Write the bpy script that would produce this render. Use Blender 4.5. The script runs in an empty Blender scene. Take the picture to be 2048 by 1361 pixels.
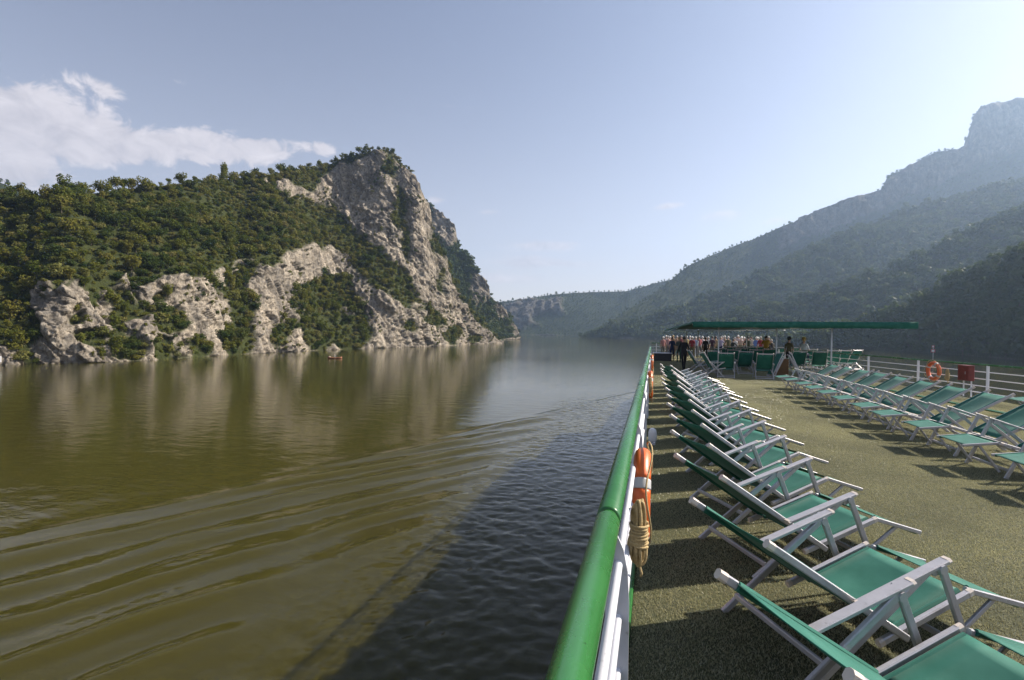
import bpy, math, random
import numpy as np
from mathutils import Matrix, Vector

random.seed(7)
rng = np.random.default_rng(11)
S = bpy.context.scene
R = math.radians

# ------------------------------------------------------------------ camera
CAMZ, DECK = 8.5, 6.6            # metres above the river; the deck is 1.9 m below the lens
F_PX = 967.0
cam_d = bpy.data.cameras.new('camera')
cam = bpy.data.objects.new('camera', cam_d)
S.collection.objects.link(cam)
cam_d.lens, cam_d.sensor_width, cam_d.clip_start, cam_d.clip_end = 17.0, 36.0, 0.05, 20000
YAW, PITCH, ROLL = 16.36, -1.025, 0.573
CM = (Matrix.Rotation(R(YAW), 4, 'Z') @ Matrix.Rotation(R(90 + PITCH), 4, 'X') @ Matrix.Rotation(R(ROLL), 4, 'Z'))
cam.matrix_world = Matrix.Translation((0, 0, CAMZ)) @ CM
S.camera = cam

# ------------------------------------------------------------------ sky, sun, exposure
SUN_EL, SUN_AZ = 38.5, 60.0      # azimuth to the right of the bow (+Y)
w = bpy.data.worlds.new('World'); S.world = w; w.use_nodes = True
SKY_STRENGTH, SUN_STRENGTH, EXPOSURE = 0.078, 5.0, 1.0
sd = bpy.data.lights.new('sun', 'SUN'); sd.energy = SUN_STRENGTH; sd.angle = R(0.55); sd.color = (1.0, 0.90, 0.76)
sun = bpy.data.objects.new('sun', sd); S.collection.objects.link(sun)
sun_dir = Vector((math.sin(R(SUN_AZ)) * math.cos(R(SUN_EL)), math.cos(R(SUN_AZ)) * math.cos(R(SUN_EL)), math.sin(R(SUN_EL))))
sun.rotation_euler = (-sun_dir).to_track_quat('-Z', 'Y').to_euler()
sun.location = sun_dir * 60
S.view_settings.view_transform = 'Standard'; S.view_settings.look = 'None'
S.view_settings.exposure = EXPOSURE; S.view_settings.gamma = 1.0; S.view_settings.use_curve_mapping = False
S.cycles.max_bounces = 8; S.cycles.diffuse_bounces = 3; S.cycles.glossy_bounces = 4
S.cycles.transparent_max_bounces = 8; S.cycles.volume_bounces = 1
S.cycles.use_denoising = True
S.cycles.caustics_reflective = False; S.cycles.caustics_refractive = False


# ------------------------------------------------------------------ pixel helpers (photo pixels, 2048 wide)
CMn = np.array([[CM[i][j] for j in range(3)] for i in range(3)])

def ray(px, py):
    px, py = np.asarray(px, float), np.asarray(py, float)
    c = np.stack([(px - 1024) / F_PX, -(py - 680.5) / F_PX, -np.ones_like(px + py)], -1)
    return c @ CMn.T

def P(px, py, z):
    d = ray(px, py)
    k = (z - CAMZ) / d[..., 2]
    return Vector((float(d[0] * k), float(d[1] * k), float(z)))

def project(p):
    p = np.asarray(p, float) - np.array([0, 0, CAMZ])
    c = p @ CMn
    return 1024 + F_PX * c[..., 0] / -c[..., 2], 680.5 - F_PX * c[..., 1] / -c[..., 2]

# ------------------------------------------------------------------ noise
_perm = np.random.default_rng(3).permutation(256)
_perm = np.concatenate([_perm, _perm, _perm])
_g = np.random.default_rng(4).normal(size=(256, 3)); _g /= np.linalg.norm(_g, axis=1)[:, None]

def perlin(p):
    p = np.asarray(p, float)
    i = np.floor(p).astype(int); f = p - i; i &= 255
    u = f * f * f * (f * (f * 6 - 15) + 10)
    out = 0
    for dx in (0, 1):
        wx = u[..., 0] if dx else 1 - u[..., 0]
        for dy in (0, 1):
            wy = u[..., 1] if dy else 1 - u[..., 1]
            for dz in (0, 1):
                wz = u[..., 2] if dz else 1 - u[..., 2]
                h = _perm[_perm[_perm[i[..., 0] + dx] + i[..., 1] + dy] + i[..., 2] + dz]
                g = _g[h]
                out = out + wx * wy * wz * (g[..., 0] * (f[..., 0] - dx) + g[..., 1] * (f[..., 1] - dy) + g[..., 2] * (f[..., 2] - dz))
    return out * 1.6

def fbm(p, octaves=4, ridged=False):
    a, s, t = 1.0, 0, 0
    p = np.asarray(p, float)
    for o in range(octaves):
        n = perlin(p * (2.03 ** o) + 17.3 * o)
        if ridged:
            n = 1 - 2 * np.abs(n)
        s = s + a * n; t += a; a *= 0.5
    return s / t

def facets(p, seed=0, tilt=0.6):
    """blocky relief: every Voronoi cell is a tilted plane of its own"""
    p = np.asarray(p, float); i = np.floor(p).astype(int)
    best = np.full(p.shape[:-1], 1e9); val = np.zeros(p.shape[:-1])
    tab = np.random.default_rng(seed + 60).random((256, 3)); tv = np.random.default_rng(seed + 61).normal(size=(256, 4))
    for dx in (-1, 0, 1):
        for dy in (-1, 0, 1):
            for dz in (-1, 0, 1):
                c = i + np.array([dx, dy, dz]); cc = c & 255
                h = _perm[_perm[_perm[cc[..., 0]] + cc[..., 1]] + cc[..., 2]]
                r = p - (c + tab[h]); d = (r ** 2).sum(-1)
                k = tv[h]; v = 0.55 * k[..., 3] + tilt * (r[..., 0] * k[..., 0] + r[..., 1] * k[..., 1] + r[..., 2] * k[..., 2])
                m = d < best; best = np.where(m, d, best); val = np.where(m, v, val)
    return val

def sstep(a, b, x):
    t = np.clip((x - a) / (b - a), 0, 1)
    return t * t * (3 - 2 * t)

# ------------------------------------------------------------------ objects and tags
COL = S.collection

def tag(o, label=None, cat=None, group=None, kind=None):
    if label: o['label'] = label
    if cat: o['category'] = cat
    if group: o['group'] = group
    if kind: o['kind'] = kind
    return o

def empty(name, loc=(0, 0, 0), rz=0.0):
    o = bpy.data.objects.new(name, None)
    o.empty_display_size = 0.2
    COL.objects.link(o); o.location = loc; o.rotation_euler = (0, 0, rz)
    return o

def copy_tree(o, parent=None):
    c = o.copy(); COL.objects.link(c)
    if parent is not None: c.parent = parent
    for ch in list(o.children): copy_tree(ch, c)
    return c

class MB:
    """collects shapes, becomes one mesh object"""
    def __init__(s): s.v, s.f, s.m = [], [], []
    def add(s, vs, fs, mi=0):
        b = len(s.v); s.v += [tuple(v) for v in vs]; s.f += [tuple(b + i for i in f) for f in fs]; s.m += [mi] * len(fs)
        return s
    def box(s, lo, hi, mi=0):
        x0, y0, z0 = lo; x1, y1, z1 = hi
        return s.add([(x0, y0, z0), (x1, y0, z0), (x1, y1, z0), (x0, y1, z0), (x0, y0, z1), (x1, y0, z1), (x1, y1, z1), (x0, y1, z1)],
                     [(0, 3, 2, 1), (4, 5, 6, 7), (0, 1, 5, 4), (1, 2, 6, 5), (2, 3, 7, 6), (3, 0, 4, 7)], mi)
    def bar(s, p, q, wd, ht, up=(0, 0, 1), ch=0.2, mi=0):
        """bar with chamfered rectangular section: wd across, ht along 'up'"""
        p, q = Vector(p), Vector(q); d = (q - p).normalized(); u = Vector(up)
        a = d.cross(u)
        if a.length < 1e-4: a = d.cross(Vector((1, 0, 0)))
        a.normalize(); u = a.cross(d).normalized()
        c = min(wd, ht) * ch; hw, hh = wd / 2, ht / 2
        pr = [(hw - c, -hh), (hw, -hh + c), (hw, hh - c), (hw - c, hh), (-hw + c, hh), (-hw, hh - c), (-hw, -hh + c), (-hw + c, -hh)]
        vs = [p + a * x + u * y for x, y in pr] + [q + a * x + u * y for x, y in pr]
        fs = [(i, (i + 1) % 8, 8 + (i + 1) % 8, 8 + i) for i in range(8)] + [tuple(range(7, -1, -1)), tuple(range(8, 16))]
        return s.add(vs, fs, mi)
    def tube(s, pts, r, n=8, mi=0, closed=False, caps=True):
        pts = [Vector(p) for p in pts]; N = len(pts)
        rs = r if isinstance(r, (list, tuple)) else [r] * N
        vs = []; ref = Vector((0.137, 0.29, 0.947)).normalized()
        prev = None
        for i, p in enumerate(pts):
            if closed: d = pts[(i + 1) % N] - pts[i - 1]
            else: d = pts[min(i + 1, N - 1)] - pts[max(i - 1, 0)]
            d.normalize()
            if prev is None:
                a = d.cross(ref)
                if a.length < 1e-3: a = d.cross(Vector((1, 0, 0)))
            else: a = prev - d * prev.dot(d)
            a.normalize(); prev = a; b = d.cross(a)
            for k in range(n):
                t = 2 * math.pi * k / n
                vs.append(p + (a * math.cos(t) + b * math.sin(t)) * rs[i])
        fs = []
        for i in range(N if closed else N - 1):
            j = (i + 1) % N
            for k in range(n):
                fs.append((i * n + k, i * n + (k + 1) % n, j * n + (k + 1) % n, j * n + k))
        if caps and not closed:
            fs.append(tuple(range(n - 1, -1, -1))); fs.append(tuple((N - 1) * n + k for k in range(n)))
        return s.add(vs, fs, mi)
    def sheet(s, grid, th, mi=0):
        """grid[i][j] of points becomes a sheet of thickness th (downwards along its normal)"""
        g = np.array([[list(p) for p in row] for row in grid], float); n, m = g.shape[:2]
        du = np.gradient(g, axis=0); dv = np.gradient(g, axis=1); nn = np.cross(du, dv)
        nn /= np.linalg.norm(nn, axis=2)[..., None] + 1e-9
        lo = g - nn * th
        vs = [tuple(p) for p in g.reshape(-1, 3)] + [tuple(p) for p in lo.reshape(-1, 3)]
        o = n * m; fs = []
        for i in range(n - 1):
            for j in range(m - 1):
                a, b, c, d = i * m + j, (i + 1) * m + j, (i + 1) * m + j + 1, i * m + j + 1
                fs.append((a, b, c, d)); fs.append((o + d, o + c, o + b, o + a))
        for i in range(n - 1):
            a, b = i * m, (i + 1) * m; fs.append((b, a, o + a, o + b))
            a, b = i * m + m - 1, (i + 1) * m + m - 1; fs.append((a, b, o + b, o + a))
        for j in range(m - 1):
            a, b = j, j + 1; fs.append((a, b, o + b, o + a))
            a, b = (n - 1) * m + j, (n - 1) * m + j + 1; fs.append((b, a, o + a, o + b))
        return s.add(vs, fs, mi)
    def mesh(s, name, mats, smooth=False):
        me = bpy.data.meshes.new(name); me.from_pydata(s.v, [], s.f)
        for m in (mats if isinstance(mats, (list, tuple)) else [mats]): me.materials.append(m)
        me.polygons.foreach_set('material_index', s.m)
        if smooth: me.polygons.foreach_set('use_smooth', [True] * len(s.f))
        me.update(); return me
    def build(s, name, mats, parent=None, smooth=False):
        o = bpy.data.objects.new(name, s.mesh(name, mats, smooth)); COL.objects.link(o)
        if parent is not None: o.parent = parent
        return o

def grid_mesh(name, V, mat, smooth=True, attrs=None):
    """V (n,m,3) array to a mesh, fast"""
    n, m = V.shape[:2]
    me = bpy.data.meshes.new(name)
    idx = np.arange(n * m).reshape(n, m)
    q = np.stack([idx[:-1, :-1], idx[1:, :-1], idx[1:, 1:], idx[:-1, 1:]], -1).reshape(-1, 4)
    me.vertices.add(n * m); me.vertices.foreach_set('co', V.reshape(-1).astype(np.float32))
    me.loops.add(q.size); me.loops.foreach_set('vertex_index', q.reshape(-1).astype(np.int32))
    me.polygons.add(len(q)); me.polygons.foreach_set('loop_start', np.arange(0, q.size, 4, dtype=np.int32))
    me.polygons.foreach_set('use_smooth', np.full(len(q), smooth))
    for k, a in (attrs or {}).items():
        at = me.attributes.new(k, 'FLOAT', 'POINT'); at.data.foreach_set('value', a.reshape(-1).astype(np.float32))
    me.materials.append(mat); me.update(); me.validate()
    return me

# ------------------------------------------------------------------ materials
def new_mat(name):
    m = bpy.data.materials.new(name); m.use_nodes = True
    nt = m.node_tree
    return m, nt, nt.nodes['Principled BSDF']

def N(nt, kind, **kw):
    n = nt.nodes.new(kind)
    for k, v in kw.items():
        if k in ('operation', 'blend_type', 'data_type', 'attribute_name', 'feature', 'noise_dimensions', 'interpolation_type', 'clamp', 'sky_type', 'musgrave_type'):
            setattr(n, k, v)
        else:
            n.inputs[k].default_value = v
    return n

def ramp(nt, fac, stops):
    r = nt.nodes.new('ShaderNodeValToRGB'); e = r.color_ramp.elements
    while len(e) < len(stops): e.new(0.5)
    for k, (p, c) in enumerate(stops):
        e[k].position = p; e[k].color = (*c, 1) if len(c) == 3 else c
    nt.links.new(fac, r.inputs[0]); return r

def mat(name, col, rough=0.5, metal=0.0, var=0.12, scale=8.0, bump=0.0, bscale=60.0, spec=0.5):
    """surface with mottled colour, uneven gloss and fine relief"""
    m, nt, b = new_mat(name)
    tc = nt.nodes.new('ShaderNodeTexCoord')
    no = N(nt, 'ShaderNodeTexNoise', Scale=scale, Detail=6.0, Roughness=0.6); nt.links.new(tc.outputs['Object'], no.inputs['Vector'])
    c = Vector(col)
    r = ramp(nt, no.outputs['Fac'], [(0.25, tuple(c * (1 - var))), (0.75, tuple(c * (1 + var)))])
    nt.links.new(r.outputs[0], b.inputs['Base Color'])
    mr = N(nt, 'ShaderNodeMapRange'); mr.inputs[3].default_value = max(rough - 0.08, 0.03); mr.inputs[4].default_value = min(rough + 0.1, 1)
    nt.links.new(no.outputs['Fac'], mr.inputs[0]); nt.links.new(mr.outputs[0], b.inputs['Roughness'])
    b.inputs['Metallic'].default_value = metal
    b.inputs['Specular IOR Level'].default_value = spec
    if bump:
        n2 = N(nt, 'ShaderNodeTexNoise', Scale=bscale, Detail=4.0); nt.links.new(tc.outputs['Object'], n2.inputs['Vector'])
        bp = N(nt, 'ShaderNodeBump', Strength=bump, Distance=0.01); nt.links.new(n2.outputs['Fac'], bp.inputs['Height'])
        nt.links.new(bp.outputs[0], b.inputs['Normal'])
    return m

M = {}
M['alu'] = mat('brushed_aluminium_paint', (0.45, 0.435, 0.455), 0.36, 0.35, 0.10, 14, 0.05, 90)
M['cap'] = mat('cream_plastic_cap', (0.62, 0.54, 0.48), 0.5, 0, 0.08, 30)
M['white'] = mat('white_marine_paint', (0.72, 0.72, 0.76), 0.32, 0, 0.06, 5, 0.04, 40)
M['plate'] = mat('grey_white_steel_plate', (0.50, 0.51, 0.56), 0.42, 0, 0.10, 9, 0.05, 40)
M['green_paint'] = mat('green_gloss_enamel', (0.024, 0.125, 0.03), 0.26, 0, 0.12, 3.5, 0.03, 30)
def weather(m, amt):
    nt = m.node_tree; b = nt.nodes['Principled BSDF']; l = b.inputs['Base Color'].links[0].from_socket
    tc = nt.nodes.new('ShaderNodeTexCoord'); n1 = N(nt, 'ShaderNodeTexNoise', Scale=26.0, Detail=8.0, Roughness=0.7); nt.links.new(tc.outputs['Object'], n1.inputs['Vector'])
    r = ramp(nt, n1.outputs['Fac'], [(0.30, (0.35, 0.33, 0.28)), (0.40, (1, 1, 1)), (0.70, (1, 1, 1)), (0.80, (1.35, 1.3, 1.2))])
    mm = N(nt, 'ShaderNodeMix', data_type='RGBA', blend_type='MULTIPLY'); mm.inputs[0].default_value = amt
    nt.links.new(l, mm.inputs[6]); nt.links.new(r.outputs[0], mm.inputs[7]); nt.links.new(mm.outputs[2], b.inputs['Base Color'])
for k_, a_ in (('green_paint', .55), ('alu', .5), ('white', .4), ('plate', .6)): weather(M[k_], a_)
M['orange'] = mat('orange_lifebuoy_shell', (0.62, 0.115, 0.02), 0.38, 0, 0.10, 10, 0.05, 50)
M['band'] = mat('grey_reflective_band', (0.48, 0.48, 0.48), 0.35, 0, 0.06, 30)
M['rope'] = mat('tan_rope_fibre', (0.42, 0.31, 0.15), 0.85, 0, 0.25, 90, 0.5, 400)
M['red'] = mat('red_weathered_box', (0.17, 0.022, 0.016), 0.45, 0, 0.35, 9, 0.1, 30)
M['dark'] = mat('dark_equipment', (0.02, 0.022, 0.026), 0.5, 0, 0.2, 6)
M['wood'] = mat('varnished_board', (0.22, 0.11, 0.04), 0.5, 0, 0.2, 5, 0.1, 30)
M['hull'] = mat('white_hull_plating', (0.7, 0.7, 0.72), 0.4, 0, 0.05, 0.6)
M['deck'] = mat('dark_turf_backing', (0.045, 0.05, 0.02), 0.9, 0, 0.3, 3)
M['boat'] = mat('orange_boat_hull', (0.24, 0.085, 0.035), 0.6, 0, 0.3, 3)
M['sign_white'] = mat('white_sign_board', (0.75, 0.74, 0.72), 0.5, 0, 0.06, 4)
M['sign_red'] = mat('red_sign_board', (0.45, 0.04, 0.04), 0.5, 0, 0.08, 4)
M['bark'] = mat('tree_bark', (0.075, 0.058, 0.04), 0.9, 0, 0.3, 4)

def fabric_mat():
    m, nt, b = new_mat('green_mesh_fabric')
    tc = nt.nodes.new('ShaderNodeTexCoord')
    no = N(nt, 'ShaderNodeTexNoise', Scale=5.0, Detail=6.0); nt.links.new(tc.outputs['Object'], no.inputs['Vector'])
    r = ramp(nt, no.outputs['Fac'], [(0.3, (0.014, 0.115, 0.083)), (0.7, (0.036, 0.165, 0.125))])
    wv = N(nt, 'ShaderNodeTexNoise', Scale=900.0, Detail=1.0); nt.links.new(tc.outputs['Object'], wv.inputs['Vector'])
    bp = N(nt, 'ShaderNodeBump', Strength=0.25, Distance=0.002); nt.links.new(wv.outputs['Fac'], bp.inputs['Height'])
    nt.links.new(r.outputs[0], b.inputs['Base Color']); nt.links.new(bp.outputs[0], b.inputs['Normal'])
    b.inputs['Roughness'].default_value = 0.6; b.inputs['Specular IOR Level'].default_value = 0.18
    b.inputs['Sheen Weight'].default_value = 0.08; b.inputs['Sheen Roughness'].default_value = 0.4
    tr = N(nt, 'ShaderNodeBsdfTranslucent'); tr.inputs[0].default_value = (0.01, 0.10, 0.075, 1)
    mx = nt.nodes.new('ShaderNodeMixShader'); mx.inputs[0].default_value = 0.05
    out = nt.nodes['Material Output']
    nt.links.new(b.outputs[0], mx.inputs[1]); nt.links.new(tr.outputs[0], mx.inputs[2]); nt.links.new(mx.outputs[0], out.inputs[0])
    return m
M['fabric'] = fabric_mat()

def leaf_mat(name, stops, transl=0.4):
    m, nt, b = new_mat(name)
    oi = nt.nodes.new('ShaderNodeObjectInfo'); geo = nt.nodes.new('ShaderNodeNewGeometry')
    no = N(nt, 'ShaderNodeTexNoise', Scale=0.11, Detail=3.0); nt.links.new(geo.outputs['Position'], no.inputs['Vector'])
    a1 = N(nt, 'ShaderNodeMath', operation='MULTIPLY_ADD'); a1.inputs[1].default_value = 0.48
    nt.links.new(oi.outputs['Random'], a1.inputs[0])
    a2 = N(nt, 'ShaderNodeMath', operation='MULTIPLY'); a2.inputs[1].default_value = 0.3
    nt.links.new(geo.outputs['Random Per Island'], a2.inputs[0])
    a3 = N(nt, 'ShaderNodeMath', operation='MULTIPLY_ADD'); a3.inputs[1].default_value = 0.3
    nt.links.new(no.outputs['Fac'], a3.inputs[0]); nt.links.new(a2.outputs[0], a3.inputs[2]); nt.links.new(a3.outputs[0], a1.inputs[2])
    r = ramp(nt, a1.outputs[0], stops)
    nt.links.new(r.outputs[0], b.inputs['Base Color']); b.inputs['Roughness'].default_value = 0.55
    b.inputs['Specular IOR Level'].default_value = 0.06
    tr = nt.nodes.new('ShaderNodeBsdfTranslucent'); nt.links.new(r.outputs[0], tr.inputs[0])
    mx = nt.nodes.new('ShaderNodeMixShader'); mx.inputs[0].default_value = transl
    nt.links.new(b.outputs[0], mx.inputs[1]); nt.links.new(tr.outputs[0], mx.inputs[2])
    nt.links.new(mx.outputs[0], nt.nodes['Material Output'].inputs[0])
    return m
M['leaf'] = leaf_mat('mixed_foliage', [(0.15, (0.0435, 0.0650, 0.0103)), (0.42, (0.0870, 0.1064, 0.0160)), (0.7, (0.1352, 0.1353, 0.0220)), (0.95, (0.1739, 0.1443, 0.0366))])
M['leaf_far'] = leaf_mat('distant_foliage', [(0.15, (0.034, 0.058, 0.018)), (0.5, (0.062, 0.088, 0.026)), (0.95, (0.088, 0.108, 0.034))])
M['leaf_pale'] = leaf_mat('pale_foliage', [(0.15, (0.0966, 0.1127, 0.0278)), (0.5, (0.1450, 0.1488, 0.0402)), (0.95, (0.2028, 0.1714, 0.0585))])
M['leaf_dark'] = leaf_mat('dark_foliage', [(0.15, (0.0250, 0.0452, 0.0103)), (0.5, (0.0484, 0.0704, 0.0146)), (0.95, (0.0822, 0.0902, 0.0220))])

def terrain_mat(name, rock_cols, soil, bump_d=0.5, crack=1.0):
    m, nt, b = new_mat(name)
    geo = nt.nodes.new('ShaderNodeNewGeometry')
    at = N(nt, 'ShaderNodeAttribute', attribute_name='rock')
    mp = nt.nodes.new('ShaderNodeMapping'); mp.inputs['Scale'].default_value = (1, 1, 0.28); nt.links.new(geo.outputs['Position'], mp.inputs[0])
    n1 = N(nt, 'ShaderNodeTexNoise', Scale=0.16, Detail=9.0, Roughness=0.68); nt.links.new(mp.outputs[0], n1.inputs['Vector'])
    n2 = N(nt, 'ShaderNodeTexNoise', Scale=0.9, Detail=8.0, Roughness=0.7); nt.links.new(geo.outputs['Position'], n2.inputs['Vector'])
    r1 = ramp(nt, n1.outputs['Fac'], [(0.30, rock_cols[0]), (0.44, rock_cols[1]), (0.56, rock_cols[2]), (0.72, rock_cols[3])])
    r2 = ramp(nt, n2.outputs['Fac'], [(0.36, (0.22, 0.21, 0.20)), (0.48, (0.85, 0.84, 0.82)), (0.7, (1.2, 1.15, 1.06))])
    mm = N(nt, 'ShaderNodeMix', data_type='RGBA', blend_type='MULTIPLY'); mm.inputs[0].default_value = 0.85
    nt.links.new(r1.outputs[0], mm.inputs[6]); nt.links.new(r2.outputs[0], mm.inputs[7])
    r3 = ramp(nt, n2.outputs['Fac'], [(0.35, tuple(Vector(soil) * 0.55)), (0.65, tuple(Vector(soil) * 1.3))])
    mx = N(nt, 'ShaderNodeMix', data_type='RGBA'); nt.links.new(at.outputs['Fac'], mx.inputs[0])
    nt.links.new(r3.outputs[0], mx.inputs[6]); nt.links.new(mm.outputs[2], mx.inputs[7])
    wz = nt.nodes.new('ShaderNodeVectorMath'); wz.operation = 'MULTIPLY_ADD'; wz.inputs[1].default_value = (2.4 / crack, 2.4 / crack, 2.4 / crack)
    nt.links.new(n2.outputs['Color'], wz.inputs[0]); nt.links.new(mp.outputs[0], wz.inputs[2])
    mpr = nt.nodes.new('ShaderNodeMapping'); mpr.inputs['Rotation'].default_value = (R(20), R(24), 0); nt.links.new(wz.outputs[0], mpr.inputs[0])
    vo = N(nt, 'ShaderNodeTexVoronoi', feature='DISTANCE_TO_EDGE', Scale=0.42 * crack); nt.links.new(mpr.outputs[0], vo.inputs['Vector'])
    rc_ = ramp(nt, vo.outputs['Distance'], [(0.0, (0.34, 0.32, 0.30)), (0.05, (0.8, 0.79, 0.78)), (0.16, (1.0, 1.0, 1.0))])
    mc = N(nt, 'ShaderNodeMix', data_type='RGBA', blend_type='MULTIPLY'); mc.inputs[0].default_value = 0.8
    nt.links.new(mm.outputs[2], mc.inputs[6]); nt.links.new(rc_.outputs[0], mc.inputs[7]); nt.links.new(mc.outputs[2], mx.inputs[7])
    nt.links.new(mx.outputs[2], b.inputs['Base Color'])
    b.inputs['Roughness'].default_value = 0.92; b.inputs['Specular IOR Level'].default_value = 0.15
    n3 = N(nt, 'ShaderNodeTexNoise', Scale=0.8, Detail=8.0, Roughness=0.72); nt.links.new(mp.outputs[0], n3.inputs['Vector'])
    bp = N(nt, 'ShaderNodeBump', Strength=0.9, Distance=bump_d); nt.links.new(n3.outputs['Fac'], bp.inputs['Height'])
    b2 = N(nt, 'ShaderNodeBump', Strength=0.8, Distance=bump_d * 0.8); nt.links.new(vo.outputs['Distance'], b2.inputs['Height']); nt.links.new(bp.outputs[0], b2.inputs['Normal'])
    nt.links.new(b2.outputs[0], b.inputs['Normal'])
    return m
LIME = [(0.0795, 0.0721, 0.0647), (0.2120, 0.1905, 0.1646), (0.3498, 0.3090, 0.2568), (0.4770, 0.4223, 0.3479)]
M['cliff'] = terrain_mat('limestone_and_undergrowth', LIME, (0.036, 0.043, 0.013))
M['hill'] = terrain_mat('wooded_hillside', [(0.08, 0.075, 0.065), (0.14, 0.13, 0.12), (0.20, 0.185, 0.17), (0.26, 0.24, 0.21)], (0.045, 0.06, 0.02), 4.0, 0.12)

def water_mat():
    m, nt, b = new_mat('muddy_river_water')
    geo = nt.nodes.new('ShaderNodeNewGeometry')
    n0 = N(nt, 'ShaderNodeTexNoise', Scale=0.02, Detail=3.0); nt.links.new(geo.outputs['Position'], n0.inputs['Vector'])
    r = ramp(nt, n0.outputs['Fac'], [(0.3, (0.037, 0.0325, 0.0056)), (0.7, (0.044, 0.0385, 0.0075))])
    nt.links.new(r.outputs[0], b.inputs['Base Color'])
    b.inputs['Subsurface Weight'].default_value = 1.0; b.inputs['Subsurface Radius'].default_value = (2.4, 2.4, 1.8); b.inputs['Subsurface Scale'].default_value = 1.0
    b.inputs['Roughness'].default_value = 0.055; b.inputs['IOR'].default_value = 1.333; b.inputs['Specular IOR Level'].default_value = 0.36
    mp = nt.nodes.new('ShaderNodeMapping'); mp.inputs['Scale'].default_value = (0.55, 1.0, 1.0); mp.inputs['Rotation'].default_value = (0, 0, R(14))
    nt.links.new(geo.outputs['Position'], mp.inputs[0])
    n1 = N(nt, 'ShaderNodeTexNoise', Scale=0.9, Detail=5.0, Roughness=0.55); nt.links.new(mp.outputs[0], n1.inputs['Vector'])
    n2 = N(nt, 'ShaderNodeTexNoise', Scale=0.012, Detail=2.0); nt.links.new(mp.outputs[0], n2.inputs['Vector'])
    mr = N(nt, 'ShaderNodeMapRange'); mr.inputs[1].default_value = 0.38; mr.inputs[2].default_value = 0.68; mr.inputs[3].default_value = 0.4; mr.inputs[4].default_value = 1.0
    nt.links.new(n2.outputs['Fac'], mr.inputs[0])
    bp = N(nt, 'ShaderNodeBump', Distance=0.05); nt.links.new(n1.outputs['Fac'], bp.inputs['Height'])
    ml = N(nt, 'ShaderNodeMath', operation='MULTIPLY'); ml.inputs[1].default_value = 1.4; nt.links.new(mr.outputs[0], ml.inputs[0])
    nt.links.new(ml.outputs[0], bp.inputs['Strength']); nt.links.new(bp.outputs[0], b.inputs['Normal'])
    return m
M['water'] = water_mat()

def turf_mat():
    m, nt, b = new_mat('artificial_grass_blades')
    geo = nt.nodes.new('ShaderNodeNewGeometry')
    r = ramp(nt, geo.outputs['Random Per Island'], [(0.0, (0.22, 0.22, 0.11)), (0.6, (0.36, 0.35, 0.21)), (1.0, (0.50, 0.48, 0.33))])
    n0 = N(nt, 'ShaderNodeTexNoise', Scale=0.8, Detail=5.0); nt.links.new(geo.outputs['Position'], n0.inputs['Vector'])
    r2 = ramp(nt, n0.outputs['Fac'], [(0.3, (0.75, 0.75, 0.75)), (0.7, (1.2, 1.17, 1.1))])
    mm = N(nt, 'ShaderNodeMix', data_type='RGBA', blend_type='MULTIPLY'); mm.inputs[0].default_value = 1.0
    nt.links.new(r.outputs[0], mm.inputs[6]); nt.links.new(r2.outputs[0], mm.inputs[7])
    nt.links.new(mm.outputs[2], b.inputs['Base Color']); b.inputs['Roughness'].default_value = 0.32
    b.inputs['Specular IOR Level'].default_value = 0.9
    tr = nt.nodes.new('ShaderNodeBsdfTranslucent'); nt.links.new(mm.outputs[2], tr.inputs[0])
    mx = nt.nodes.new('ShaderNodeMixShader'); mx.inputs[0].default_value = 0.38
    nt.links.new(b.outputs[0], mx.inputs[1]); nt.links.new(tr.outputs[0], mx.inputs[2])
    nt.links.new(mx.outputs[0], nt.nodes['Material Output'].inputs[0])
    return m
M['turf'] = turf_mat()

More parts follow.
